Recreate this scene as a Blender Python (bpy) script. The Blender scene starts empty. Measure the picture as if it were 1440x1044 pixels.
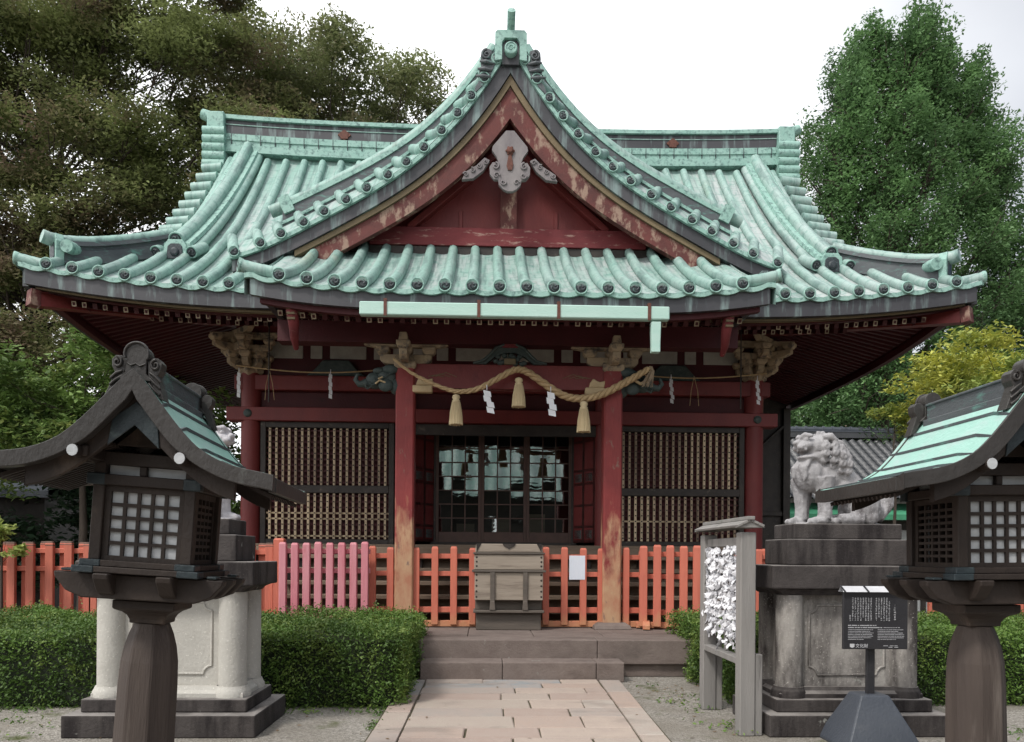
import bpy, math, random
import numpy as np
from mathutils import Vector, Matrix, Euler
R = math.radians
SC = bpy.context.scene
C = SC.collection
rnd = random.Random(11)
PI = math.pi

# ------------------------------------------------------------------ camera, sky, sun, exposure
X0, H = -0.33, 1.5
cd = bpy.data.cameras.new('camera'); cam = bpy.data.objects.new('camera', cd); C.objects.link(cam)
cd.sensor_width = 36; cd.lens = 27.0; cd.shift_y = 258/1440; cd.clip_start = 0.1; cd.clip_end = 600
yaw, roll = R(2.0), R(0.4)
rv = Vector((math.cos(yaw), -math.sin(yaw), 0)); fv = Vector((math.sin(yaw), math.cos(yaw), 0)); uv = Vector((0, 0, 1))
r2 = rv*math.cos(roll)+uv*math.sin(roll); u2 = uv*math.cos(roll)-rv*math.sin(roll)
cam.matrix_world = Matrix(((r2.x, u2.x, -fv.x, X0), (r2.y, u2.y, -fv.y, 0), (r2.z, u2.z, -fv.z, H), (0, 0, 0, 1)))
SC.camera = cam
SC.view_settings.view_transform = 'Standard'; SC.view_settings.look = 'None'
SC.view_settings.exposure = 0.66; SC.view_settings.gamma = 1.0; SC.view_settings.use_curve_mapping = False
SUN_EL, SUN_ROT = R(52), R(222)
W = bpy.data.worlds.new('World'); SC.world = W; W.use_nodes = True
wt = W.node_tree; wt.nodes.clear()
def wn(t, **k):
    n = wt.nodes.new(t)
    for a, b in k.items(): setattr(n, a, b)
    return n
sky = wn('ShaderNodeTexSky', sky_type='NISHITA', sun_disc=False, sun_elevation=SUN_EL, sun_rotation=SUN_ROT, dust_density=3.0)
tc = wn('ShaderNodeTexCoord'); nz = wn('ShaderNodeTexNoise'); nz.inputs['Scale'].default_value = 1.6; nz.inputs['Detail'].default_value = 5
mp = wn('ShaderNodeMapping'); mp.inputs['Scale'].default_value = (1, 1, 2.2)
sx = wn('ShaderNodeSeparateXYZ'); m1 = wn('ShaderNodeMath', operation='MULTIPLY_ADD'); m1.inputs[1].default_value = -1.5; m1.inputs[2].default_value = 0.86
m2 = wn('ShaderNodeMath', operation='MULTIPLY_ADD', use_clamp=True); m2.inputs[1].default_value = 0.55
mx = wn('ShaderNodeMix', data_type='RGBA'); mx.inputs['B'].default_value = (10.6, 10.7, 10.9, 1)
sb = wn('ShaderNodeMix', data_type='RGBA', blend_type='MULTIPLY'); sb.inputs['Factor'].default_value = 1; sb.inputs['B'].default_value = (.36, .385, .42, 1)
bg = wn('ShaderNodeBackground'); bg.inputs['Strength'].default_value = 0.1; ow = wn('ShaderNodeOutputWorld')
L = wt.links.new
L(tc.outputs['Generated'], mp.inputs['Vector']); L(mp.outputs[0], nz.inputs['Vector']); L(tc.outputs['Generated'], sx.inputs[0])
L(sx.outputs['X'], m1.inputs[0]); L(nz.outputs['Fac'], m2.inputs[0]); L(m1.outputs[0], m2.inputs[2])
L(sky.outputs[0], sb.inputs['A']); L(sb.outputs['Result'], mx.inputs['A']); L(m2.outputs[0], mx.inputs['Factor']); L(mx.outputs['Result'], bg.inputs['Color']); L(bg.outputs[0], ow.inputs['Surface'])
sl = bpy.data.lights.new('sun', 'SUN'); sl.energy = 1.5; sl.angle = R(10); sl.color = (1, .96, .9)
so = bpy.data.objects.new('sun', sl); C.objects.link(so); so.location = (-10, -10, 30)
sd = Vector((math.sin(SUN_ROT)*math.cos(SUN_EL), math.cos(SUN_ROT)*math.cos(SUN_EL), math.sin(SUN_EL)))
so.rotation_euler = sd.to_track_quat('Z', 'Y').to_euler()

# ------------------------------------------------------------------ helpers
def XA(px, Y): return X0+Y*((px-720)/1080+0.0349)      # a point of the photo at distance Y, in metres
def ZA(py, Y): return H+(780-py)*Y/1080
ORIG = {}
class MB:
    def __init__(s): s.v, s.f, s.m, s.sm, s.k = [], [], [], [], 0
    def mat(s, k): s.k = k; return s
    def add(s, vs, fs, smooth=False):
        o = len(s.v); s.v.extend([tuple(p) for p in vs])
        for q in fs: s.f.append(tuple(i+o for i in q)); s.m.append(s.k); s.sm.append(smooth)
        return s
    def box(s, x0, x1, y0, y1, z0, z1, M=None):
        vs = [Vector((x, y, z)) for z in (z0, z1) for y in (y0, y1) for x in (x0, x1)]
        if M is not None: vs = [M @ p for p in vs]
        return s.add(vs, [(0, 2, 3, 1), (4, 5, 7, 6), (0, 1, 5, 4), (2, 6, 7, 3), (0, 4, 6, 2), (1, 3, 7, 5)])
    def bar(s, p, q, w, h, up=(0, 0, 1)):
        p, q = Vector(p), Vector(q); d = (q-p); l = d.length; d.normalize()
        a = d.cross(Vector(up)).normalized(); b = a.cross(d)
        vs = [c+a*sa*w/2+b*sb_*h/2 for c in (p, q) for sa, sb_ in ((-1, -1), (1, -1), (1, 1), (-1, 1))]
        return s.add(vs, [(0, 1, 2, 3), (7, 6, 5, 4), (0, 4, 5, 1), (1, 5, 6, 2), (2, 6, 7, 3), (3, 7, 4, 0)])
    def tube(s, path, r, n=8, caps=True, smooth=True, sq=1.0):
        P = [Vector(p) for p in path]; rr = r if hasattr(r, '__len__') else [r]*len(P)
        ref = None; vs = []
        for i, p in enumerate(P):
            d = (P[min(i+1, len(P)-1)]-P[max(i-1, 0)])
            if d.length < 1e-9: d = Vector((0, 0, 1))
            d.normalize()
            if ref is None:
                ref = Vector((0, 0, 1)) if abs(d.z) < .9 else Vector((1, 0, 0))
            a = (ref-d*ref.dot(d)).normalized(); b = d.cross(a); ref = a
            for j in range(n):
                t = 2*PI*j/n; vs.append(p+(a*math.cos(t)*sq+b*math.sin(t))*rr[i])
        fs = [(i*n+j, i*n+(j+1) % n, (i+1)*n+(j+1) % n, (i+1)*n+j) for i in range(len(P)-1) for j in range(n)]
        s.add(vs, fs, smooth)
        if caps:
            s.add(vs[:n], [tuple(reversed(range(n)))]); s.add(vs[-n:], [tuple(range(n))])
        return s
    def lathe(s, prof, n=16, c=(0, 0, 0), rot=0, smooth=True, M=None):
        vs = [Vector((c[0]+r*math.cos(rot+2*PI*j/n), c[1]+r*math.sin(rot+2*PI*j/n), c[2]+z)) for r, z in prof for j in range(n)]
        if M is not None: vs = [M @ p for p in vs]
        fs = [(i*n+j, i*n+(j+1) % n, (i+1)*n+(j+1) % n, (i+1)*n+j) for i in range(len(prof)-1) for j in range(n)]
        s.add(vs, fs, smooth); s.add(vs[:n], [tuple(reversed(range(n)))]); s.add(vs[-n:], [tuple(range(n))])
        return s
    def sqlathe(s, prof, c=(0, 0, 0)):          # (half x, half y, z) rings
        vs = [(c[0]+a*sx_, c[1]+b*sy, c[2]+z) for a, b, z in prof for sx_, sy in ((-1, -1), (1, -1), (1, 1), (-1, 1))]
        fs = [(i*4+j, i*4+(j+1) % 4, (i+1)*4+(j+1) % 4, (i+1)*4+j) for i in range(len(prof)-1) for j in range(4)]
        k = len(prof)*4
        return s.add(vs, fs+[(3, 2, 1, 0), (k-4, k-3, k-2, k-1)])
    def prism(s, poly, y0, y1, M=None):          # polygon in x, z pushed along y
        n = len(poly); vs = [Vector((x, y, z)) for y in (y0, y1) for x, z in poly]
        if M is not None: vs = [M @ p for p in vs]
        return s.add(vs, [tuple(range(n)), tuple(reversed(range(n, 2*n)))]+[(j, j+n, (j+1) % n+n, (j+1) % n) for j in range(n)])
    def sphere(s, c, r, nu=12, nv=8, M=None):
        r = r if hasattr(r, '__len__') else (r, r, r); vs = []
        for i in range(nv+1):
            for j in range(nu):
                a, b = PI*i/nv, 2*PI*j/nu
                p = Vector((r[0]*math.sin(a)*math.cos(b), r[1]*math.sin(a)*math.sin(b), r[2]*math.cos(a)))
                if M is not None: p = M @ p
                vs.append(p+Vector(c))
        return s.add(vs, [(i*nu+j, (i+1)*nu+j, (i+1)*nu+(j+1) % nu, i*nu+(j+1) % nu) for i in range(nv) for j in range(nu)], True)
    def grid(s, fn, us, vs_, smooth=True):
        nv = len(vs_); P = [fn(u, v) for u in us for v in vs_]
        return s.add(P, [(i*nv+j, (i+1)*nv+j, (i+1)*nv+j+1, i*nv+j+1) for i in range(len(us)-1) for j in range(nv-1)], smooth)
    def sweep(s, path, prof, side=None):         # closed section (a sideways, b up) carried along a path
        P = [Vector(p) for p in path]; n = len(prof); vs = []
        for i, p in enumerate(P):
            d = P[min(i+1, len(P)-1)]-P[max(i-1, 0)]; d.normalize()
            a = Vector(side) if side else Vector((d.y, -d.x, 0)).normalized()
            b = Vector((0, 0, 1))
            vs += [p+a*x+b*z for x, z in prof]
        fs = [(i*n+j, i*n+(j+1) % n, (i+1)*n+(j+1) % n, (i+1)*n+j) for i in range(len(P)-1) for j in range(n)]
        return s.add(vs, fs+[tuple(reversed(range(n))), tuple(range((len(P)-1)*n, len(P)*n))])
    def mesh(s, name, mats, off=(0, 0, 0)):
        me = bpy.data.meshes.new(name); o = Vector(off)
        me.from_pydata([tuple(Vector(p)-o) for p in s.v], [], s.f)
        for m in (mats if isinstance(mats, (list, tuple)) else [mats]): me.materials.append(m)
        me.polygons.foreach_set('material_index', s.m); me.polygons.foreach_set('use_smooth', s.sm)
        me.update(); return me
    def build(s, name, mats, parent=None, bevel=0, origin=None, seg=1):
        off = ORIG[parent.name] if parent else Vector(origin if origin is not None else (0, 0, 0))
        o = bpy.data.objects.new(name, s.mesh(name, mats, off)); C.objects.link(o)
        if parent: o.parent = parent
        else: o.location = off
        ORIG[o.name] = Vector(off)
        if bevel:
            b = o.modifiers.new('bevel', 'BEVEL'); b.width = bevel; b.segments = seg; b.limit_method = 'ANGLE'; b.angle_limit = R(40)
        return o
def tag(o, label, cat, group=None, kind=None):
    if label: o['label'] = label
    if cat: o['category'] = cat
    if group: o['group'] = group
    if kind: o['kind'] = kind
    return o
def thing(name, label, cat, loc=(0, 0, 0), group=None):
    o = bpy.data.objects.new(name, None); C.objects.link(o); o.location = loc; o.empty_display_size = .2
    ORIG[o.name] = Vector(loc); return tag(o, label, cat, group)
def copy_tree(o, parent=None):
    c = o.copy(); C.objects.link(c)
    if parent: c.parent = parent
    for ch in list(o.children): copy_tree(ch, c)
    return c
def inst(me, name, parent, M):
    o = bpy.data.objects.new(name, me); C.objects.link(o); o.parent = parent
    if parent: M = Matrix.Translation(-ORIG[parent.name]) @ M
    o.matrix_local = M; return o

# ------------------------------------------------------------------ materials
class NT:
    def __init__(s, name):
        s.m = bpy.data.materials.new(name); s.m.use_nodes = True; s.t = s.m.node_tree; s.t.nodes.clear()
        s.out = s.n('ShaderNodeOutputMaterial'); s.tc = s.n('ShaderNodeTexCoord'); oi = s.n('ShaderNodeObjectInfo')
        mu = s.n('ShaderNodeVectorMath', operation='MULTIPLY_ADD'); mu.inputs[1].default_value = (1, 1, 1)
        cm = s.n('ShaderNodeCombineXYZ'); ml = s.n('ShaderNodeMath', operation='MULTIPLY'); ml.inputs[1].default_value = 37.0
        s.l(oi.outputs['Random'], ml.inputs[0])
        for i in range(3): s.l(ml.outputs[0], cm.inputs[i])
        s.l(s.tc.outputs['Object'], mu.inputs[0]); s.l(cm.outputs[0], mu.inputs[2]); s.co = mu.outputs[0]; s.raw = s.tc.outputs['Object']
    def n(s, t, **k):
        x = s.t.nodes.new(t)
        for a, b in k.items(): setattr(x, a, b)
        return x
    def l(s, a, b): s.t.links.new(a, b)
    def noise(s, scale, detail=5, stretch=(1, 1, 1), rough=.6, co=None, dist=0):
        mp = s.n('ShaderNodeMapping'); mp.inputs['Scale'].default_value = stretch; s.l(co or s.co, mp.inputs['Vector'])
        x = s.n('ShaderNodeTexNoise'); x.inputs['Scale'].default_value = scale; x.inputs['Detail'].default_value = detail
        x.inputs['Roughness'].default_value = rough; x.inputs['Distortion'].default_value = dist
        s.l(mp.outputs[0], x.inputs['Vector']); return x.outputs['Fac']
    def ramp(s, f, a, b):
        x = s.n('ShaderNodeMapRange'); x.inputs['From Min'].default_value = a; x.inputs['From Max'].default_value = b; s.l(f, x.inputs['Value']); return x.outputs[0]
    def mix(s, f, a, b, mode='MIX'):
        x = s.n('ShaderNodeMix', data_type='RGBA', blend_type=mode)
        for i, v in (('Factor', f), ('A', a), ('B', b)):
            if hasattr(v, 'is_linked') or hasattr(v, 'links'): s.l(v, x.inputs[i])
            elif i == 'Factor': x.inputs[i].default_value = v
            else: x.inputs[i].default_value = (*v, 1)
        return x.outputs['Result']
    def math(s, op, a, b=None, clamp=False):
        x = s.n('ShaderNodeMath', operation=op, use_clamp=clamp)
        for i, v in enumerate((a, b)):
            if v is None: continue
            if hasattr(v, 'links'): s.l(v, x.inputs[i])
            else: x.inputs[i].default_value = v
        return x.outputs[0]
    def xyz(s): x = s.n('ShaderNodeSeparateXYZ'); s.l(s.raw, x.inputs[0]); return x.outputs
    def geo(s): x = s.n('ShaderNodeNewGeometry'); return x
    def done(s, col, rough=.6, bump=None, bstr=.2, bdist=.02, metal=0, spec=.4, trans=0):
        p = s.n('ShaderNodeBsdfPrincipled'); p.inputs['Metallic'].default_value = metal; p.inputs['Specular IOR Level'].default_value = spec
        if hasattr(rough, 'links'): s.l(rough, p.inputs['Roughness'])
        else: p.inputs['Roughness'].default_value = rough
        if hasattr(col, 'links'): s.l(col, p.inputs['Base Color'])
        else: p.inputs['Base Color'].default_value = (*col, 1)
        if bump is not None:
            b = s.n('ShaderNodeBump'); b.inputs['Strength'].default_value = bstr; b.inputs['Distance'].default_value = bdist
            s.l(bump, b.inputs['Height']); s.l(b.outputs[0], p.inputs['Normal'])
        o = p.outputs[0]
        if trans:
            t = s.n('ShaderNodeBsdfTranslucent')
            if hasattr(col, 'links'): s.l(col, t.inputs['Color'])
            else: t.inputs['Color'].default_value = (*col, 1)
            mxs = s.n('ShaderNodeMixShader'); mxs.inputs[0].default_value = trans; s.l(o, mxs.inputs[1]); s.l(t.outputs[0], mxs.inputs[2]); o = mxs.outputs[0]
        s.l(o, s.out.inputs['Surface']); return s.m
def wear(name, a, b, c=None, scale=3, stretch=(1, 1, 1), cs=(.55, .7), cscale=6, rough=.65, bstr=.25, bscale=40, spec=.35, cstretch=None):
    t = NT(name); col = t.mix(t.ramp(t.noise(scale, 6, stretch), .3, .7), a, b)
    if c: col = t.mix(t.ramp(t.noise(cscale, 7, cstretch or stretch, .65), *cs), col, c)
    return t.done(col, rough, t.noise(bscale, 4, stretch), bstr, spec=spec)
M = {}
def roof_mat(name, mint, grey, streak, seam=(1, 1.4), greyrng=(.42, .62)):
    t = NT(name); x, y, z = t.xyz()
    big = t.noise(.35, 4); st = t.noise(2.2, 5, streak); fine = t.noise(9, 4)
    f = t.ramp(t.math('ADD', t.math('MULTIPLY', st, .65), t.math('ADD', t.math('MULTIPLY', big, .35), t.math('MULTIPLY', t.ramp(x, -1.0, 6.0), .10))), *greyrng)
    col = t.mix(f, mint, grey)
    col = t.mix(t.ramp(fine, .52, .7), col, (mint[0]*.72, mint[1]*.8, mint[2]*.8))
    drk = t.noise(4.5, 5, (streak[0]*1.2, streak[1]*.5, streak[2]*.5)); col = t.mix(t.math('MULTIPLY', t.ramp(drk, .50, .66), .75), col, (.14, .215, .20))
    rust = t.noise(.8, 3, streak); col = t.mix(t.math('MULTIPLY', t.ramp(rust, .66, .8), .5), col, (.33, .25, .15))
    b = t.n('ShaderNodeTexBrick'); b.inputs['Scale'].default_value = 1; b.inputs['Mortar Size'].default_value = .012; b.inputs['Brick Width'].default_value = .71; b.inputs['Row Height'].default_value = .3
    b.inputs['Color1'].default_value = (1, 1, 1, 1); b.inputs['Color2'].default_value = (.9, .92, .93, 1); b.inputs['Mortar'].default_value = (.55, .62, .62, 1)
    cx = t.n('ShaderNodeCombineXYZ'); t.l(x, cx.inputs[0]); t.l(t.math('ADD', t.math('MULTIPLY', y, seam[0]), t.math('MULTIPLY', z, .55)), cx.inputs[1]); t.l(cx.outputs[0], b.inputs['Vector'])
    col = t.mix(.55, col, b.outputs['Color'], 'MULTIPLY')
    return t.done(col, .5, t.noise(14, 3), .12, spec=.45)
MINT, PALE = (.265, .425, .37), (.43, .465, .455)
M['pan'] = roof_mat('copper_pan', MINT, PALE, (3.0, .5, .5))
M['roll'] = roof_mat('copper_roll', (.27, .43, .375), (.375, .455, .43), (2.2, .6, .6), greyrng=(.45, .75))
M['lip'] = wear('copper_lip', (.24, .42, .36), (.32, .49, .43), (.09, .16, .15), 5, cs=(.5, .68), cscale=14, rough=.5)
def dark_copper():
    t = NT('dark_copper'); st = t.noise(3.2, 5, (2.2, .6, .28)); big = t.noise(.7, 3)
    col = t.mix(t.ramp(big, .35, .65), (.030, .030, .035), (.055, .053, .059))
    col = t.mix(t.math('MULTIPLY', t.ramp(st, .52, .68), .85), col, (.21, .285, .275))
    return t.done(col, .48, t.noise(20, 3), .1, spec=.5)
M['dark'] = dark_copper()
M['bank'] = wear('ridge_bank_copper', (.068, .074, .082), (.105, .115, .12), (.12, .24, .21), 2, (1, 1, 3), rough=.5)
M['capd'] = wear('tile_end_dark', (.020, .025, .030), (.050, .062, .068), (.13, .22, .20), 30, cs=(.58, .75), cscale=40, rough=.45)
M['gutter'] = wear('mint_gutter', (.40, .60, .52), (.47, .64, .57), None, 3, (.5, 1, 4), rough=.45)
M['rust'] = wear('rusty_iron', (.09, .035, .025), (.16, .06, .04), None, 20)
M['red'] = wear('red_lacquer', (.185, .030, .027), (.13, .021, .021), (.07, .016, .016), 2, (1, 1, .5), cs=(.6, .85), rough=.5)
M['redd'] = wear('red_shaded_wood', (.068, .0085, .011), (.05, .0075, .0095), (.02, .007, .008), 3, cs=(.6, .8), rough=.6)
M['redw'] = wear('red_peeling', (.155, .042, .036), (.085, .03, .027), (.30, .20, .15), 3.0, (1, 1, 1), cs=(.52, .62), cscale=7, rough=.7, cstretch=(1, 1, .5))
M['redb'] = wear('red_beam_paint', (.19, .030, .033), (.12, .02, .023), (.34, .20, .165), 2.5, (.4, 1, 2), cs=(.58, .66), cscale=9, rough=.65)
def post_mat():
    t = NT('faded_red_post'); x, y, z = t.xyz(); n = t.noise(2.6, 6, (1.5, 1.5, .5), .65); g = t.math('ADD', t.ramp(z, 3.1, .9), t.math('MULTIPLY', n, 1.5))
    base = t.mix(t.ramp(t.noise(3, 5), .3, .7), (.245, .036, .034), (.175, .026, .026))
    och = t.mix(t.ramp(t.noise(5, 6, (1, 1, .6)), .4, .65), (.47, .29, .17), (.40, .17, .10))
    col = t.mix(t.ramp(g, 1.27, 1.50), base, och)
    col = t.mix(t.ramp(t.noise(11, 6, (1, 1, .5)), .63, .72), col, (.21, .13, .10))
    return t.done(col, .6, t.noise(30, 4, (1, 1, .2)), .25)
M['post'] = post_mat()
M['ochre'] = wear('weathered_ochre', (.45, .345, .225), (.28, .21, .145), (.10, .085, .075), 5, cs=(.50, .64), cscale=8, rough=.75)
M['ochred'] = wear('ochre_strip', (.20, .15, .085), (.14, .105, .06), None, 3)
M['tip'] = wear('pale_rafter_tip', (.50, .42, .32), (.36, .29, .20), (.12, .07, .05), 4, cs=(.5, .6), cscale=3)
M['munt'] = wear('brown_muntin', (.10, .055, .042), (.07, .04, .032), None, 6, rough=.5)
M['plaster'] = wear('old_plaster', (.42, .40, .36), (.30, .28, .25), None, 5, rough=.8)
M['carve'] = wear('green_black_carving', (.035, .05, .05), (.065, .082, .075), (.15, .17, .14), 12, cs=(.62, .74), cscale=24, rough=.6)
M['gegyo'] = wear('weathered_grey_carving', (.17, .15, .155), (.26, .235, .23), (.20, .06, .05), 5, (1, 1, .4), cs=(.66, .8), rough=.75)
M['black'] = wear('black_frame_wood', (.022, .018, .016), (.05, .04, .034), (.14, .11, .085), 5, cs=(.62, .75), rough=.55)
def slat_mat():
    t = NT('ochre_slats'); n = t.noise(2.2, 4, (6, 1, .22), .6); n2 = t.noise(1.0, 2, (1, 1, .3))
    f = t.math('ADD', t.math('MULTIPLY', n, .6), t.math('MULTIPLY', n2, .5))
    col = t.mix(t.ramp(f, .42, .70), (.66, .52, .34), (.15, .10, .07))
    col = t.mix(t.ramp(t.noise(16, 4), .6, .72), col, (.16, .10, .06))
    return t.done(col, .6)
M['slat'] = slat_mat()
M['disc'] = wear('painted_crest', (.12, .175, .17), (.20, .25, .235), (.05, .06, .06), 9, cs=(.55, .65), cscale=30)
def painted(name, a, b, worn, low):
    t = NT(name); x, y, z = t.xyz(); col = t.mix(t.ramp(t.noise(2, 5, (1, 1, .4)), .3, .7), a, b)
    col = t.mix(t.math('MULTIPLY', t.ramp(t.noise(9, 6, (2, 2, .22)), .52, .72), .7), col, worn)          # grain and worn streaks
    g_ = t.math('ADD', t.ramp(z, .5, -.05), t.math('MULTIPLY', t.noise(6, 6, (1.5, 1.5, .6)), .9)); col = t.mix(t.math('MULTIPLY', t.ramp(g_, .95, 1.3), .75), col, low)
    col = t.mix(t.ramp(t.noise(22, 6, (1, 1, .5), .7), .68, .74), col, (.24, .15, .12))
    return t.done(col, .6, t.noise(26, 5, (2.5, 2.5, .15)), .3)
M['verm'] = painted('vermilion_paint', (.58, .165, .105), (.50, .135, .09), (.42, .115, .075), (.50, .26, .13))
M['pink'] = painted('faded_pink_paint', (.55, .165, .20), (.62, .27, .30), (.46, .12, .14), (.48, .13, .11))
M['picktop'] = wear('rotted_picket_top', (.10, .06, .045), (.18, .10, .075), None, 12)
M['boxw'] = wear('offering_box_wood', (.26, .215, .17), (.34, .285, .23), (.15, .115, .09), 2.4, (.35, 1, 3), cs=(.55, .75), cscale=4, rough=.7, bscale=10)
M['boxd'] = wear('offering_box_dark_wood', (.085, .072, .06), (.14, .115, .095), None, 3, (.4, 1, 3), rough=.7)
M['greyw'] = wear('silvered_wood', (.20, .19, .18), (.28, .265, .25), (.10, .095, .09), 2.2, (3, 3, .35), cs=(.58, .75), cscale=3, rough=.8)
M['lw'] = wear('lantern_wood', (.020, .014, .012), (.038, .027, .021), (.11, .078, .058), 3, (1, 1, .6), cs=(.60, .76), cscale=3, rough=.65)
M['lpole'] = wear('lantern_pole_wood', (.048, .036, .031), (.082, .063, .053), (.15, .125, .108), 2.4, (3.5, 3.5, .3), cs=(.56, .74), cscale=2, rough=.75, bscale=18, bstr=.35)
M['lbronze'] = wear('blue_black_fitting', (.018, .025, .030), (.035, .048, .052), (.10, .125, .12), 12, cs=(.6, .75), rough=.45)
M['lroof'] = wear('lantern_copper', (.27, .50, .42), (.34, .56, .49), (.40, .50, .48), 2.5, (1, .6, 1), cs=(.5, .7), rough=.4)
M['lfascia'] = wear('lantern_dark_copper', (.030, .027, .025), (.050, .045, .042), (.12, .125, .115), 3, (1, 1, .6), cs=(.62, .78), rough=.45)
M['paper'] = wear('paper_screen', (.40, .42, .43), (.50, .51, .52), None, 4, rough=.8)
M['white'] = wear('white_paper', (.78, .78, .80), (.70, .70, .73), None, 6, rough=.8)
M['notice'] = wear('laminated_notice', (.72, .74, .80), (.66, .70, .78), None, 8, (4, 1, .3), rough=.3)
def stone(name, a, b, dark, streak=(1, 1, .35), rng=(.48, .68), ds=2.2, top=0):
    t = NT(name); col = t.mix(t.ramp(t.noise(6, 8, (1, 1, 1), .7), .3, .7), a, b)
    col = t.mix(t.ramp(t.noise(ds, 7, streak, .65), *rng), col, dark)
    col = t.mix(t.ramp(t.noise(60, 3), .62, .72), col, tuple(min(1, q*1.35) for q in a))
    col = t.mix(t.ramp(t.noise(7, 6), .67, .74), col, (.34, .34, .31))
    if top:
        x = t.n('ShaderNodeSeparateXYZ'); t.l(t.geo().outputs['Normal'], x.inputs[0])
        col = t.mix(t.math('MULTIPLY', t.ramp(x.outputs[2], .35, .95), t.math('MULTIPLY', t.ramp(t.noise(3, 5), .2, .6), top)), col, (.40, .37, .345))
    return t.done(col, .85, t.noise(45, 6), .35, spec=.25)
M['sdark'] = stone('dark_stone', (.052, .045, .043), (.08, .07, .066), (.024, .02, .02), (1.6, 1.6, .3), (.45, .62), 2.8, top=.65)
M['spale'] = stone('pale_stone', (.52, .50, .455), (.44, .42, .38), (.27, .235, .21), rng=(.58, .80))
M['smix'] = stone('mottled_stone', (.40, .375, .345), (.30, .28, .26), (.065, .056, .053), (1.3, 1.3, .4), (.44, .60), 2.0)
M['statue'] = stone('statue_granite', (.37, .36, .365), (.29, .28, .285), (.13, .12, .122), (1.8, 1.8, .6), (.50, .68), 5)
M['statuep'] = stone('pale_statue_granite', (.55, .53, .545), (.44, .42, .435), (.26, .24, .25), (1.6, 1.6, .5), (.56, .75), 5)
M['step'] = stone('reddish_step_stone', (.155, .122, .108), (.215, .175, .155), (.085, .068, .06), (.4, 1, 1), (.5, .75), 2.5)
M['metal'] = wear('grey_blue_stand', (.058, .066, .082), (.075, .083, .098), (.10, .105, .115), 3, cs=(.6, .75), rough=.45)
M['board'] = wear('black_sign_board', (.026, .025, .029), (.036, .035, .038), None, 3, rough=.4)
M['signtxt'] = wear('sign_lettering', (.62, .62, .64), (.5, .5, .52), None, 9)
M['rope'] = wear('straw_rope', (.50, .36, .20), (.38, .26, .14), (.26, .17, .09), 9, cs=(.55, .7), cscale=30, rough=.85)
M['tass'] = wear('straw_tassel', (.62, .50, .31), (.50, .39, .23), None, 8, (6, 6, .3), rough=.85)
M['ivory'] = wear('ivory_paint', (.55, .42, .25), (.45, .33, .19), None, 8)
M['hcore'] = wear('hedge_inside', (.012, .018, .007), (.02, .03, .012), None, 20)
M['bark'] = wear('bark', (.055, .042, .034), (.085, .068, .055), None, 6, (2, 2, .4), rough=.9, bstr=.6, bscale=14)
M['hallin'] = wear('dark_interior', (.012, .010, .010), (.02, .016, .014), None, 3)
M['cyp'] = wear('brown_step_wood', (.17, .12, .085), (.24, .18, .13), None, 2, (.3, 1, 3), rough=.7)
def leaf(name, a, b, c=None, crng=(.5, .62), cs=.35, trans=.3, rough=.5):
    t = NT(name); g = t.geo(); rp = g.outputs['Random Per Island']
    col = t.mix(rp, a, b); col = t.mix(t.math('MULTIPLY', t.ramp(t.noise(1.1, 3), .35, .7), .6), col, tuple(q*1.5 for q in b))
    col = t.mix(t.math('MULTIPLY', t.ramp(t.noise(.55, 3), .62, .36), .55), col, tuple(q*.45 for q in a))
    if c: col = t.mix(t.ramp(t.math('ADD', t.noise(cs, 4), t.math('MULTIPLY', rp, .12)), *crng), col, c)
    return t.done(col, rough, trans=trans, spec=.35)
M['leaf_zel'] = leaf('zelkova_leaves', (.15, .18, .068), (.25, .29, .11), (.20, .145, .10), (.56, .74), trans=.4)
M['leaf_ol'] = leaf('olive_leaves', (.16, .19, .085), (.25, .285, .12), (.23, .19, .13), (.55, .72), trans=.4)
M['leaf_gin'] = leaf('ginkgo_leaves', (.085, .170, .070), (.165, .29, .11), trans=.4)
M['leaf_yel'] = leaf('yellow_leaves', (.44, .46, .085), (.58, .57, .12), (.26, .33, .08), (.5, .65), .9)
M['leaf_map'] = leaf('maple_leaves', (.10, .18, .05), (.21, .31, .085), (.22, .26, .07), (.56, .72), .8)
M['leaf_dk'] = leaf('dark_leaves', (.014, .034, .018), (.028, .056, .027))
M['leaf_hedge'] = leaf('hedge_leaves', (.058, .118, .024), (.125, .215, .042), (.23, .30, .07), (.55, .78), 3.0, .25)
M['litter'] = leaf('fallen_leaves', (.10, .06, .03), (.20, .13, .06), trans=.1)
M['leaf_lime'] = leaf('lime_leaves', (.22, .28, .07), (.34, .40, .12))
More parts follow.
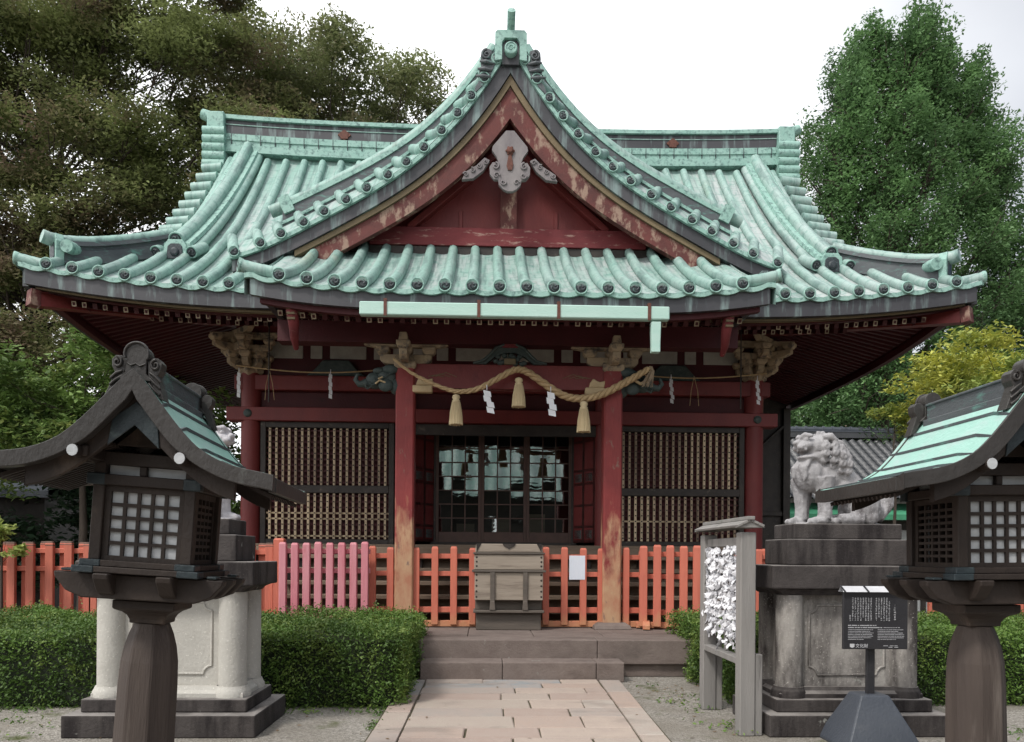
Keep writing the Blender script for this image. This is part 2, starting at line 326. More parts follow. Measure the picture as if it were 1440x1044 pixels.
def glass():
    t = NT('old_window_glass'); g = t.geo(); rp = g.outputs['Random Per Island']
    w = t.n('ShaderNodeTexWave'); w.bands_direction = 'Z'; w.inputs['Scale'].default_value = 4.5; w.inputs['Distortion'].default_value = 5; w.inputs['Detail'].default_value = 2; w.inputs['Detail Scale'].default_value = 1.4
    t.l(t.co, w.inputs['Vector']); n = t.noise(9, 2, (1, 1, 1))
    h = t.math('ADD', t.math('MULTIPLY', w.outputs['Fac'], t.math('MULTIPLY', rp, .5)), t.math('MULTIPLY', n, .7))
    b = t.n('ShaderNodeBump'); b.inputs['Strength'].default_value = .012; b.inputs['Distance'].default_value = .02; t.l(h, b.inputs['Height'])
    gl = t.n('ShaderNodeBsdfGlossy'); gl.inputs['Roughness'].default_value = .02; gl.inputs['Color'].default_value = (.85, .92, .9, 1); t.l(b.outputs[0], gl.inputs['Normal'])
    tr = t.n('ShaderNodeBsdfTransparent'); tr.inputs['Color'].default_value = (.75, .82, .8, 1)
    mxs = t.n('ShaderNodeMixShader'); mxs.inputs[0].default_value = .27; t.l(tr.outputs[0], mxs.inputs[1]); t.l(gl.outputs[0], mxs.inputs[2]); t.l(mxs.outputs[0], t.out.inputs['Surface'])
    return t.m
M['glass'] = glass()
def gravel():
    t = NT('gravel_ground'); v = t.n('ShaderNodeTexVoronoi'); v.inputs['Scale'].default_value = 55; t.l(t.co, v.inputs['Vector'])
    sc = t.n('ShaderNodeSeparateColor'); t.l(v.outputs['Color'], sc.inputs[0])
    col = t.mix(sc.outputs[0], (.17, .155, .135), (.36, .335, .30)); col = t.mix(t.ramp(t.noise(1.1, 5), .42, .66), col, (.20, .18, .15))
    col = t.mix(t.ramp(t.noise(2.3, 6), .58, .70), col, (.085, .095, .04))
    return t.done(col, .95, v.outputs['Distance'], .5, .02, spec=.2)
M['gravel'] = gravel()
def slabm():
    t = NT('sandstone_slabs'); a = t.n('ShaderNodeVertexColor', layer_name='slab'); n = t.noise(5, 7, rough=.7)
    col = t.mix(t.ramp(n, .35, .7), a.outputs['Color'], (.37, .30, .26)); col = t.mix(t.math('MULTIPLY', t.ramp(t.noise(1.3, 5, (.8, 1.6, 1)), .56, .66), .5), col, (.19, .165, .145)); col = t.mix(t.ramp(t.noise(2.6, 5, (.7, 1.5, 1)), .68, .73), col, (.10, .085, .07))
    return t.done(col, .8, t.noise(40, 6), .3, spec=.3)
M['slab'] = slabm()
M['moss'] = wear('mossy_joint', (.05, .05, .025), (.09, .075, .05), None, 9, rough=.95)
def tilem():
    return wear('black_glazed_tile', (.03, .031, .034), (.05, .052, .056), None, 8, rough=.25, spec=.6)
M['tile'] = tilem()
M['pinkwall'] = wear('pink_render', (.55, .40, .36), (.6, .45, .41), None, 2)
M['shutter'] = wear('pale_shutter', (.55, .56, .56), (.48, .49, .5), None, 2, (.3, 1, 6))
M['green'] = wear('green_awning', (.06, .28, .15), (.08, .33, .19), None, 2)
# ------------------------------------------------------------------ the setting: ground, path, steps
b = MB(); b.add([(-150, -150, 0), (150, -150, 0), (150, 250, 0), (-150, 250, 0)], [(0, 1, 2, 3)]); g = b.build('ground', M['gravel']); tag(g, None, None, kind='structure')
def slab_path():
    vs, fs, cols = [], [], []
    def slab(pts, z, col):
        o = len(vs); n = len(pts); e = .012
        pts = [(x+max(0, x)*max(-4, y-9)*.03, y) for x, y in pts]
        cx, cy = sum(p[0] for p in pts)/n, sum(p[1] for p in pts)/n
        for zz, sh in ((0, 0), (z-.008, 0), (z, e)):
            for x, y in pts:
                d = math.hypot(x-cx, y-cy) or 1; vs.append((x-(x-cx)/d*sh, y-(y-cy)/d*sh, zz))
        for k in (0, n):
            for j in range(n): fs.append((o+k+j, o+k+(j+1) % n, o+k+n+(j+1) % n, o+k+n+j)); cols.append(col)
        fs.append(tuple(o+2*n+j for j in range(n))); cols.append(col)
    pal = [(.39, .30, .25), (.42, .345, .29), (.35, .27, .23), (.385, .33, .28), (.40, .355, .31), (.33, .29, .26)]
    grey = [(.27, .285, .29), (.30, .30, .31)]
    y = 8.99; r_ = random.Random(5); row = 0
    specials = {0: [(-1.0, -.35, 0), (-.34, .55, 1), (.56, 1.0, 0)], 1: [(-1.0, .32, 1), (.33, 1.0, 0)]}
    while y > -3:
        h = [.26, .30, .33, .36, .42, .38, .45][row % 7] if row < 7 else r_.uniform(.35, .55)
        if row in specials: cuts = specials[row]
        else:
            a = r_.uniform(-.55, -.1) if row % 2 else r_.uniform(-.3, .2); c_ = a+r_.uniform(.5, .9)
            cuts = [(-1.0, a, 0), (a+.012, c_, 0), (c_+.012, 1.0, 0)] if c_ < .8 else [(-1.0, a, 0), (a+.012, 1.0, 0)]
        for x0, x1, gk in cuts:
            j = [r_.uniform(-.008, .008) for _ in range(8)]
            slab([(x0+j[0], y-h+.012+j[1]), (x1+j[2], y-h+.012+j[3]), (x1+j[4], y+j[5]), (x0+j[6], y+j[7])], .035+r_.uniform(-.004, .004), r_.choice(grey) if gk else r_.choice(pal))
        y -= h; row += 1
    for sgn in (-1, 1):
        y = 8.95
        while y > -3:
            h = r_.uniform(.75, 1.15); a, c_ = sorted((sgn*1.015, sgn*1.25))
            slab([(a, y-h+.012), (c_, y-h+.012), (c_, y), (a, y)], .04+r_.uniform(-.004, .004), r_.choice(pal+grey[:1])); y -= h
    me = bpy.data.meshes.new('path'); me.from_pydata(vs, [], fs); at = me.attributes.new('slab', 'FLOAT_COLOR', 'FACE')
    ca = me.color_attributes.new('slab', 'FLOAT_COLOR', 'CORNER') if False else None
    me.attributes.remove(at); ca = me.color_attributes.new('slab', 'FLOAT_COLOR', 'CORNER'); k = 0
    for p in me.polygons:
        for li in p.loop_indices: ca.data[li].color = (*cols[p.index], 1)
    me.materials.append(M['slab']); o = bpy.data.objects.new('path', me); C.objects.link(o); tag(o, None, None, kind='structure')
    b = MB(); b.add([(-1.27, -3, .02), (1.12, -3, .02), (1.13, 5, .02), (1.26, 8.97, .02), (-1.27, 8.97, .02)], [(0, 1, 2, 3, 4)]); tag(b.build('path_bed', M['moss']), None, None, kind='structure')
slab_path()
b = MB()
b.box(-1.08, -.12, 8.99, 9.5, 0, .235); b.box(-.115, .985, 8.992, 9.5, 0, .236); b.box(.99, 1.32, 9.0, 9.5, 0, .234)
b.box(-1.9, 1.05, 9.36, 9.75, .0, .46); b.box(1.055, 2.5, 9.362, 9.75, .16, .459); b.box(1.33, 2.45, 9.42, 9.75, 0, .155)
for x0, x1 in ((-1.9, -.55), (-.545, .3), (.305, 1.2), (1.205, 2.5)): b.box(x0, x1, 9.755, 11.0, 0, .458)
tag(b.build('stone_steps', M['step'], bevel=.012, seg=2), None, None, kind='structure')
b = MB(); b.box(-6.6, 6.6, 10.6, 20.5, 0, .44); tag(b.build('podium', M['step'], bevel=.015), None, None, kind='structure')

# ------------------------------------------------------------------ the shrine hall
hall = thing('shrine_hall', 'red wooden shrine hall with big curved green copper roof and central front gable', 'shrine', (0, 13.3, 0))
YE, YR = 10.8, 15.4
def S(u): return 5.2+.55*u+.08*u*u
def Sinv(z): return (-.55+math.sqrt(.3025+.32*max(z-5.2, 0)))/.16
def lift(x, u): return .30*max(0, (abs(x)-3.0)/3.8)**2.2*max(0, 1-u/2.4)
def cap_mesh():                                  # round tile end with three comma marks
    b = MB()
    b.mat(0).lathe([(.080, -.05), (.088, -.02), (.088, .008), (.080, .012), (.070, .004), (.068, 0)], 18)
    b.mat(1).lathe([(.0681, .0005), (.0681, .003), (.02, .0032)], 18)
    for k in range(3):
        a = k*2*PI/3; pts = []
        for i in range(9):
            t = i/8; rr = .022+.030*t; aa = a+t*2.1; pts.append((rr*math.cos(aa), rr*math.sin(aa), .006))
        b.mat(2).tube(pts, [.014*(1-.85*i/8) for i in range(9)], 6)
    me = b.mesh('tile_end', [M['lip'], M['capd'], M['bank']]); return me
CAP = cap_mesh()
def cap(parent, p, d, s=1.0):
    q = Vector(d).to_track_quat('Z', 'Y'); return inst(CAP, 'tile_end', parent, Matrix.Translation(p) @ q.to_matrix().to_4x4() @ Matrix.Rotation(rnd.random()*6.28, 4, 'Z') @ Matrix.Scale(s, 4))
def pitch_dip(x, p=.355, off=0):                 # pans hang between the rolls
    t = ((x-off)/p) % 1.0; return -.045*(1-(2*t-1)**2)
def ringed(b, path, r, n=10):                    # tile roll with slight collars where lengths overlap
    P = [Vector(p) for p in path]; out = []; rr = []
    tot = 0
    for i in range(len(P)-1):
        d = (P[i+1]-P[i]).length; k = max(1, int(round(d/.3)))
        for j in range(k):
            t = j/k; q = P[i].lerp(P[i+1], t); q2 = P[i].lerp(P[i+1], min(1, t+.08/k))
            out += [q, q2]; rr += [r*1.045, r]
    out.append(P[-1]); rr.append(r); b.tube(out, rr, n)
# main roof -------------------------------------------------------------
b = MB(); b.mat(0)
xs = np.linspace(-6.8, 6.8, 38*6+1); us = np.linspace(0, 1.8, 9)
HALFP = .355
def pf(u, x):
    hw = 6.8-u; xx = max(-hw, min(hw, x)); return (xx, YE+u, S(u)+lift(xx, u)+pitch_dip(xx))
b.grid(pf, us, xs)
b.grid(lambda u, x: (x, YE+u, S(u)+pitch_dip(x)), np.linspace(1.8, 4.6, 11), np.linspace(-5.62, 5.62, 190))
b.grid(lambda u, x: (x, 2*YR-YE-u, S(u)), np.linspace(1.8, 4.6, 8), [-5.62, 5.62], False)
b.grid(lambda u, x: (max(-(6.8-u), min(6.8-u, x)), 2*YR-YE-u, S(u)+lift(x, u)), us, np.linspace(-6.8, 6.8, 20))
for s in (-1, 1):
    b.grid(lambda u, y: (s*(6.8-u), max(YE+u, min(2*YR-YE-u, y)), S(u)+lift(6.8-abs(min(y-YE, 2*YR-YE-y)), u)), us, np.linspace(YE, 2*YR-YE, 60))
b.mat(1)
for k in range(-19, 20):
    x = k*HALFP; ax = abs(x)
    if ax > 6.6: continue
    um = 4.35 if ax < 4.8 else (min(1.9, 6.72-ax) if ax > 5.2 else 1.8)
    if ax > 5.2: um = 6.72-ax
    if um < .12: continue
    ringed(b, [(x, YE-.02+u, S(u)+lift(x, u)+.015) for u in np.linspace(0, um, 8)], .071)
for s in (-1, 1):
    ringed(b, [(s*5.33, YE+u, S(u)+.03) for u in np.linspace(1.7, 4.35, 7)], .083)
    for i in range(11):                          # short verge rolls of the side gable
        y = 12.55+i*.265; u = y-YE; ringed(b, [(s*5.42, y, S(u)+.05), (s*5.80, y+.02, S(u)+.02)], .095)
        b.box(min(s*5.40, s*5.74), max(s*5.40, s*5.74), y+.02, y+.255, S(u)-.2, S(u)+.0)
    for i in range(24):
        y = 11.3+i*.355; um = min(1.75, y-YE-.08, 20-y-.08)
        if um > .2: ringed(b, [(s*(6.82-u), y, S(u)+lift(6.8-abs(min(y-YE, 20-y)), u)+.02) for u in np.linspace(0, um, 5)], .083, 8)
    P = [(s*(6.38+.47*t), YE+.24-.20*t, S(.12)+lift(6.55, .05)-.02+.05*t*t) for t in np.linspace(0, 1, 6)]
    ringed(b, P, .085)
    cap_p = (P[-1], (s*.9, -.35, .08))
    if s < 0: capL = cap_p
    else: capR = cap_p
b.mat(2)                                         # eave lip under the pans
xs2 = np.linspace(-6.78, 6.78, 38*4+1)
b.grid(lambda t, x: (x, YE-.012+.02*t*0, S(0)+lift(x, 0)+pitch_dip(x)+.006-t), [0, .062], xs2)
b.grid(lambda t, x: (x, YE-.012+t, S(0)+lift(x, 0)+pitch_dip(x)+.006-.062), [0, .06], xs2)
for s in (-1, 1):
    b.grid(lambda t, y: (s*6.81, y, S(0)+lift(6.8-abs(min(y-YE, 20-y)), 0)-t), [0, .075], np.linspace(YE, 20, 60))
roof = b.build('main_roof', [M['pan'], M['roll'], M['lip']], hall)
for k in range(-18, 19):
    x = k*HALFP
    if 3.45 < abs(x) < 6.55: cap(roof, (x, YE-.03, S(0)+lift(x, 0)+.02), (0, -1, 0))
cap(roof, *capL); cap(roof, *capR)
# ridges ----------------------------------------------------------------
b = MB(); fx = lambda x: .13*(abs(x)/5.9)**3
px_ = np.linspace(-5.6, 5.6, 29)
def rsweep(w, z0, z1): b.sweep([(x, YR, fx(x)) for x in px_], [(-w, z0), (w, z0), (w, z1), (-w, z1)], (0, 1, 0))
b.mat(0); rsweep(.30, 9.2, 9.34); rsweep(.25, 9.341, 9.44); rsweep(.27, 9.441, 9.56)
b.mat(1); rsweep(.20, 9.561, 9.76); b.mat(2); rsweep(.215, 9.761, 9.775); b.mat(1); rsweep(.20, 9.776, 9.86)
b.mat(0); rsweep(.26, 9.861, 9.935)
b.mat(2); b.tube([(x, YR, 9.955+fx(x)) for x in np.linspace(-5.6, 5.6, 29)], .11, 10)
for k in range(-20, 21):
    if abs(k*.28) < 5.5: b.mat(3).box(k*.28-.006, k*.28+.006, YR-.275, YR+.275, 9.36+fx(k*.28), 9.555+fx(k*.28))
for x in (-3.15, 3.35):
    b.mat(4).box(x-.07, x+.07, YR-.235, YR-.2, 9.63, 9.77, ); b.prism([(x-.13, 9.71), (x, 9.60), (x+.13, 9.71), (x, 9.82)], YR-.225, YR-.19)
ridge = b.build('main_ridge', [M['lip'], M['dark'], M['roll'], M['capd'], M['rust']], hall)
for s in (-1, 1):
    b = MB()
    b.box(*sorted((s*5.45, s*5.78)), YR-.33, YR+.33, 9.25, 10.06)
    for i in range(5): b.tube([(s*5.42, YR-.34+0*i, 9.02+i*.16), (s*5.84, YR-.34, 9.02+i*.16)], .085, 10)
    b.box(*sorted((s*5.46, s*5.80)), YR-.30, YR+.3, 8.9, 9.26)
    b.tube([(s*5.5, YR, 10.04), (s*5.75, YR, 10.08), (s*5.98, YR, 10.17)], [.12, .12, .10], 10)
    b.build('ridge_end_tile', [M['lip']], ridge, bevel=.02)
def bank(path, w, h, r, name, mats, side=None, collar=True):
    b = MB(); b.mat(0).sweep(path, [(-w, -.1), (w, -.1), (w, h*.45), (-w, h*.45)], side)
    b.mat(1).sweep(path, [(-w*.82, h*.45), (w*.82, h*.45), (w*.82, h), (-w*.82, h)], side)
    b.mat(0).sweep(path, [(-w*1.12, h*.78), (w*1.12, h*.78), (w*1.05, h+.02), (-w*1.05, h+.02)], side)
    b.mat(2); ringed(b, [(p[0], p[1], p[2]+h+.05) for p in path], r)
    return b
for s in (-1, 1):
    path = [(s*(5.14-.14*t), 12.08+3.1*t, S(1.28+3.1*t)+.02) for t in np.linspace(0, 1, 12)]
    b = bank(path, .19, .22, .105, 'descending_ridge', None)
    b.mat(2)
    for o in (-.21, .21): ringed(b, [(p[0]+o, p[1], p[2]+.07) for p in path], .075)
    kd = b.build('descending_ridge', [M['lip'], M['roll'], M['roll']], hall)
    x, y, z = path[0]
    e = MB(); e.mat(0).prism([(x-.17, z-.06), (x+.17, z-.06), (x+.17, z+.17), (x+.11, z+.27), (x-.11, z+.27), (x-.17, z+.17)], y-.07, y+.06)
    e.mat(1).prism([(x-.13, z-.04), (x+.13, z-.04), (x+.11, z+.16), (x+.06, z+.2), (x-.06, z+.2), (x-.11, z+.16)], y-.085, y-.07)
    e.mat(1).lathe([(.07, 0), (.07, .02), (.04, .03)], 14, M=Matrix.Translation((x, y-.085, z+.07)) @ Matrix.Rotation(PI/2, 4, 'X'))
    for o in (-.27, .27): e.mat(2).tube([(x+o, y-.12, z+.05), (x+o, y+.4, z+.33)], .088, 12)
    eo = e.build('ridge_end_tile', [M['lip'], M['capd'], M['roll']], kd, bevel=.008)
    for o in (-.27, .27): cap(kd, (x+o, y-.12, z+.05), (0, -1, -.5))
    cap(kd, (x, y-.04, z+.275), (0, -1, -.45), 1.25)
    hp = []
    for t in np.linspace(0, 1, 12):
        u = 1.5-1.14*t; hp.append((s*(6.8-u), YE+u, S(u)+lift(6.8-u, u)+.04+.10*max(0, t-.75)))
    b = bank(hp, .12, .20, .08, 'corner_ridge', None)
    b.mat(2); p0, p1 = Vector(hp[-2]), Vector(hp[-1]); d = (p1-p0).normalized()
    q = p1+d*.02
    b.tube([q+Vector((0, 0, .25)), q+d*.10+Vector((0, 0, .265)), q+d*.19+Vector((0, 0, .30))], .095, 12)
    hr = b.build('corner_ridge', [M['bank'], M['bank'], M['roll']], hall)
    e = MB(); a = Matrix.Translation(q) @ Matrix.Rotation(math.atan2(d.y, d.x)+PI/2, 4, 'Z')
    e.mat(0).prism([(-.13, -.05), (.13, -.05), (.15, .2), (.09, .32), (-.09, .32), (-.15, .2)], -.05, .06, a)
    e.mat(1).prism([(-.09, -.02), (.09, -.02), (.09, .15), (.05, .22), (-.05, .22), (-.09, .15)], -.062, -.05, a)
    e.mat(0).tube([q+Vector((-s*.20, -.12, .13)), q+Vector((-s*.20, .12, .16))], .09, 12)
    e.build('ridge_end_tile', [M['lip'], M['capd']], hr, bevel=.008)
# front gable -----------------------------------------------------------
GP = [(0, 9.25), (.213, 8.88), (.394, 8.59), (.586, 8.33), (.788, 8.04), (1.02, 7.78), (1.28, 7.55), (1.54, 7.31), (1.81, 7.11), (2.12, 6.90), (2.42, 6.72), (2.74, 6.57), (3.04, 6.38), (3.37, 6.21), (3.67, 6.06), (4.05, 5.93)]
gd = np.array([p[0] for p in GP]); gz = np.array([p[1] for p in GP])
cf = np.polyfit(gd, gz, 5)
def G(d): return float(np.polyval(cf, d))
def Gs(d): return math.sqrt(1+float(np.polyval(np.polyder(cf), d))**2)
YV, YW = 11.5, 12.0
gable = None; b = MB(); b.mat(0)
dd = np.linspace(0, 4.12, 40)
def dip2(d): return 0
for s in (-1, 1):
    def gf(t, d):
        z = G(d)-.07; ye = YE+Sinv(z)+.15; return (s*d, YV-.04+t*max(ye-YV+.04, .05), z-.0)
    b.grid(gf, np.linspace(0, 1, 8), dd)
    b.mat(1)
    for d in gd[1:]: ringed(b, [(s*d, YV-.06, G(d)), (s*(d+.07), YV+.1, G(d+.07)+.10), (s*(d+.22), YW+.02, G(d+.22)+.46)], .08)
    b.mat(0).grid(lambda t, d: (s*d, YV-.05+t*(YW-YV+.07), G(d)-.03+.44*t), np.linspace(0, 1, 4), np.linspace(.0, 4.12, 60))
    b.mat(2)
    pts = [(s*d, 0, 0) for d in dd]
    b.grid(lambda t, d: (s*d, YV-.055, G(d)-.03*Gs(d)-t*Gs(d)), [0, .055], dd); b.grid(lambda t, d: (s*d, YV-.055+t, G(d)-.03*Gs(d)), [0, .3], dd); b.grid(lambda t, d: (s*d, YV-.055+t, G(d)-.085*Gs(d)), [0, .1], dd)
    b.mat(0)
gable = b.build('front_gable_roof', [M['pan'], M['roll'], M['lip']], hall)
for s in (-1, 1):
    for d in gd[1:]: cap(gable, (s*d, YV-.075, G(d)), (0, -1, 0), .92)
    dk = np.linspace(.25, 3.5, 26); top = lambda d: G(d)+.64+.03*d
    b = MB(); b.mat(0).grid(lambda t, d: (s*d, YW, G(d)+.3+t*(top(d)-G(d)-.3)), [0, 1], dk); b.grid(lambda t, d: (s*d, YW+.26, G(d)-.3+t*(top(d)-G(d)+.3)), [0, 1], dk)
    b.mat(1).sweep([(s*d, YW+.13, top(d)) for d in dk], [(-.15, -.075), (.15, -.075), (.15, -.005), (-.15, -.005)], (0, 1, 0))
    b.sweep([(s*d, YW+.13, G(d)+.46) for d in dk], [(-.15, -.03), (.15, -.03), (.15, .02), (-.15, .02)], (0, 1, 0))
    b.mat(2); b.tube([(s*d, YW+.13, top(d)+.03) for d in list(dk)+[3.72]], .095, 10)
    b.mat(1).bar((s*3.36, YW+.13, top(3.36)-.03), (s*3.52, YW+.13, top(3.52)-.03), .34, .26)
    b.build('gable_ridge_bank', [M['bank'], M['lip'], M['roll']], gable)
def band(t0, t1, y0, y1, dmax, mats, name, par, d1=None, extra=0):
    b = MB(); ds = np.linspace(0, dmax, 44)
    for s in (-1, 1):
        prof = []
        for d in ds:
            k = Gs(d); prof.append([(s*d, y0, G(d)-t0*k), (s*d, y0, G(d)-(t1+extra*d)*k), (s*d, y1, G(d)-(t1+extra*d)*k), (s*d, y1, G(d)-t0*k)])
        vs = [p for q in prof for p in q]; n = 4
        b.add(vs, [(i*n+j, i*n+(j+1) % n, (i+1)*n+(j+1) % n, (i+1)*n+j) for i in range(len(ds)-1) for j in range(n)], False)
        b.add(prof[-1], [(0, 1, 2, 3)])
    return b.build(name, mats, par)
band(.07, .255, YV, YV+.5, 4.1, M['dark'], 'copper_bargeboard', gable)
band(.26, .335, YV+.04, YV+.3, 3.2, M['ochred'], 'ochre_moulding', gable)
band(.34, .565, YV+.08, YV+.2, 2.95, M['redw'], 'red_bargeboard', gable)
b = MB(); b.mat(0)
wz = lambda d: G(d)-.3*Gs(d)
ds = np.linspace(0, 3.0, 24)
b.grid(lambda t, x: (x, YW+.12, 5.9+t*(max(wz(abs(x)), 5.95)-5.9)), [0, 1], np.concatenate([-ds[::-1], ds[1:]]), False)
b.mat(1).box(-2.15, 2.15, YW-.06, YW+.1, 6.29, 6.57); b.mat(2).box(-2.5, 2.5, YW-.03, YW+.11, 6.12, 6.285)
b.mat(3).box(-.13, .13, YW-.03, YW+.1, 6.572, 7.5)
for s in (-1, 1):
    b.mat(0).bar((s*1.55, YW+.05, 6.57), (s*.2, YW+.05, 7.75), .1, .17, (0, 1, 0)); b.bar((s*2.2, YW+.03, 6.45), (s*2.0, YW+.03, 6.75), .12, .3, (0, 1, 0))
    for x in (.75, 1.35): b.box(s*x-.03, s*x+.03, YW+.09, YW+.13, 6.57, 6.9)
b.build('gable_wall', [M['red'], M['redb'], M['black'], M['redw']], gable, bevel=.006)
def mirror(h): return h+[(-x, z) for x, z in reversed(h)]
def spiral(b, c, r0, turns, y, w, sgn=1, a0=0, n=18):
    pts = []
    for i in range(n+1):
        t = i/n; r = r0*(1-.85*t); a = a0+sgn*turns*2*PI*t; pts.append((c[0]+r*math.cos(a), y, c[1]+r*math.sin(a)))
    b.tube(pts, [w*(1-.5*i/n) for i in range(n+1)], 6)
gz0 = 7.86
b = MB(); half = [(0, gz0+.05), (.06, gz0-.02), (.26, gz0-.26), (.27, gz0-.32), (.2, gz0-.42), (.17, gz0-.5), (.26, gz0-.5), (.305, gz0-.57), (.30, gz0-.68), (.24, gz0-.755), (.175, gz0-.76), (.165, gz0-.83), (.10, gz0-.90), (.04, gz0-.93), (0, gz0-.935)]
b.mat(0).prism(mirror(half[1:-1])+[], YV-.02, YV+.05)
for s in (-1, 1):
    spiral(b, (s*.215, gz0-.56), .055, 1.3, YV-.03, .018, s, PI/2); spiral(b, (s*.20, gz0-.70), .05, 1.2, YV-.03, .016, -s, 0); spiral(b, (s*.10, gz0-.80), .045, 1.2, YV-.03, .015, s, 0)
    pts = [(s*.30, gz0-.44), (s*.38, gz0-.4), (s*.5, gz0-.52), (s*.66, gz0-.62), (s*.72, gz0-.74), (s*.55, gz0-.72), (s*.40, gz0-.60)]
    b.mat(2).prism(pts if s > 0 else pts[::-1], YV+.04, YV+.12)
    for k in range(4): spiral(b, (s*(.36+.1*k), gz0-.47-.065*k), .04, 1.3, YV+.03, .014, s, k)
b.mat(1).lathe([(.05, 0), (.055, .03), (.03, .05)], 8, M=Matrix.Translation((0, YV-.02, gz0-.33)) @ Matrix.Rotation(PI/2, 4, 'X'))
b.prism([(-.03, gz0-.62), (.03, gz0-.62), (.05, gz0-.55), (.02, gz0-.38), (-.02, gz0-.38), (-.05, gz0-.55)], YV-.04, YV-.02)
for k in range(6): b.sphere((.05*math.cos(k*1.05), YV-.035, gz0-.33+.05*math.sin(k*1.05)), (.022, .014, .022), 8, 5)
b.build('gable_pendant', [M['gegyo'], M['rust'], M['gegyo']], gable, bevel=.008)
yo = 11.38
b = MB(); z0 = 8.80
b.mat(0).prism(mirror([(.13, z0+.04), (.24, z0+.02), (.235, z0+.44), (.20, z0+.48)])[0:4]+mirror([(.13, z0+.04), (.24, z0+.02), (.235, z0+.44), (.20, z0+.48)])[4:]+[(-.13, z0+.30), (-.09, z0+.36), (.09, z0+.36), (.13, z0+.30)], yo, yo+.3)
b.mat(1).box(-.13, .13, yo+.06, yo+.28, z0, z0+.37)
b.mat(0).lathe([(.095, -.1), (.095, .02), (.075, .03), (.07, .02)], 18, M=Matrix.Translation((0, yo-.02, z0+.19)) @ Matrix.Rotation(PI/2, 4, 'X'))
spiral(b, (0, z0+.19), .045, 1.4, yo-.04, .014)
b.tube([(0, yo+.3, z0+.45), (0, yo+.0, z0+.56), (0, yo-.16, z0+.66)], [.062, .06, .062], 14)
for s in (-1, 1):
    q = [(.22, z0+.03), (.30, z0+.06), (.28, z0+.2), (.36, z0+.23), (.44, z0+.18), (.45, z0+.08), (.43, z0-.03), (.47, z0-.1), (.44, z0-.22), (.52, z0-.34), (.55, z0-.46), (.42, z0-.33), (.30, z0-.16)]
    b.mat(2).prism([(s*x, z) for x, z in (q if s < 0 else q[::-1])], yo+.05, yo+.2)
    spiral(b, (s*.36, z0+.13), .075, 1.6, yo+.04, .024, -s, PI/2)
    for i in range(3): b.tube([(s*(.26+.02*i), yo+.05, z0+.0-.10*i), (s*(.37+.02*i), yo+.02, z0+.01-.11*i), (s*(.46+.03*i), yo+.05, z0+.03-.11*i)], [.02, .032, .016], 7)
b.build('gable_crest_tile', [M['lip'], M['dark'], M['bank']], gable, bevel=.01)
b = MB(); b.box(-.2, .2, YV+.1, 14.9, 8.5, 9.2); b.tube([(0, YV+.2, 9.22), (0, 14.9, 9.28)], .1, 10); b.build('gable_back_ridge', M['bank'], gable)
# porch roof ------------------------------------------------------------
YK = 9.7
def K(v): return 4.86+.42*v+.075*v*v
KH, KP = 3.36, .344
def klift(x, v): return .16*max(0, (abs(x)-1.4)/1.96)**2.2*max(0, 1-v/2.6)
def kdip(x): return pitch_dip(x, KP, KP/2)
b = MB(); b.mat(0).grid(lambda v, x: (x, YK+v, K(v)+klift(x, v)+kdip(x)), np.linspace(0, 2.4, 12), np.linspace(-KH, KH, 118))
for s in (-1, 1):
    b.grid(lambda t, v: (s*KH, YK+v, K(v)+klift(KH, v)-t), [0, .3], np.linspace(0, 2.4, 12)); b.mat(1)
    P = [(s*(2.98+.46*t), YK+.16-.12*t+.0, K(.1)+klift(3.3, 0)+.055*t*t) for t in np.linspace(0, 1, 6)]; ringed(b, P, .082)
    if s < 0: kcL = (P[-1], (-.9, -.45, .1))
    else: kcR = (P[-1], (.9, -.45, .1))
    b.mat(0)
b.mat(1)
for k in range(20):
    x = (k-9.5)*KP
    if abs(x) < 3.2: ringed(b, [(x, YK-.02+v, K(v)+klift(x, v)+.015) for v in np.linspace(0, 2.38, 9)], .072)
b.mat(2); xk = np.linspace(-KH, KH, 118)
b.grid(lambda t, x: (x, YK-.012, K(0)+klift(x, 0)+kdip(x)+.006-t), [0, .06], xk); b.grid(lambda t, x: (x, YK-.012+t, K(0)+klift(x, 0)+kdip(x)-.054), [0, .06], xk)
kroof = b.build('porch_roof', [M['pan'], M['roll'], M['lip']], hall)
for k in range(20):
    x = (k-9.5)*KP
    if abs(x) < 3.2: cap(kroof, (x, YK-.03, K(0)+klift(x, 0)+.02), (0, -1, 0))
cap(kroof, *kcL); cap(kroof, *kcR)
b = MB(); xf = np.linspace(-3.3, 3.3, 30)
b.mat(0).sweep([(x*1.0, YK+.06, K(0)+klift(x, 0)) for x in xf], [(-.03, -.27), (.05, -.27), (.05, -.05), (-.03, -.05)], (0, 1, 0))
for s in (-1, 1): b.box(*sorted((s*3.22, s*3.3)), YK+.11, 12, K(.3)-.16, K(.3)+.2)
b.mat(1).sweep([(x*.97, YK+.15, K(0)+klift(x, 0)) for x in xf], [(-.03, -.345), (.06, -.345), (.06, -.272), (-.03, -.272)], (0, 1, 0))
b.mat(1).grid(lambda v, x: (x, YK+.2+v, K(v)+klift(x, 0)*.8-.19), np.linspace(0, 3.4, 8), np.linspace(-3.2, 3.2, 20))
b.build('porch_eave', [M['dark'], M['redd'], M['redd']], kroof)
def rafters(par, name, rng, fn, w=.065, h=.075):
    b = MB(); 
    for x in rng:
        p, q = fn(x); p, q = Vector(p), Vector(q); b.mat(0).bar(p, q, w, h)
        d = (p-q).normalized(); 
        if rnd.random() < .62: b.mat(1).bar(p+d*.001, p+d*.006, w*.96, h*.96); b.mat(0).bar(p+d*.0061, p+d*.008, w*.55, h*.55)
    return b.build(name, [M['redd'], M['tip']], par)
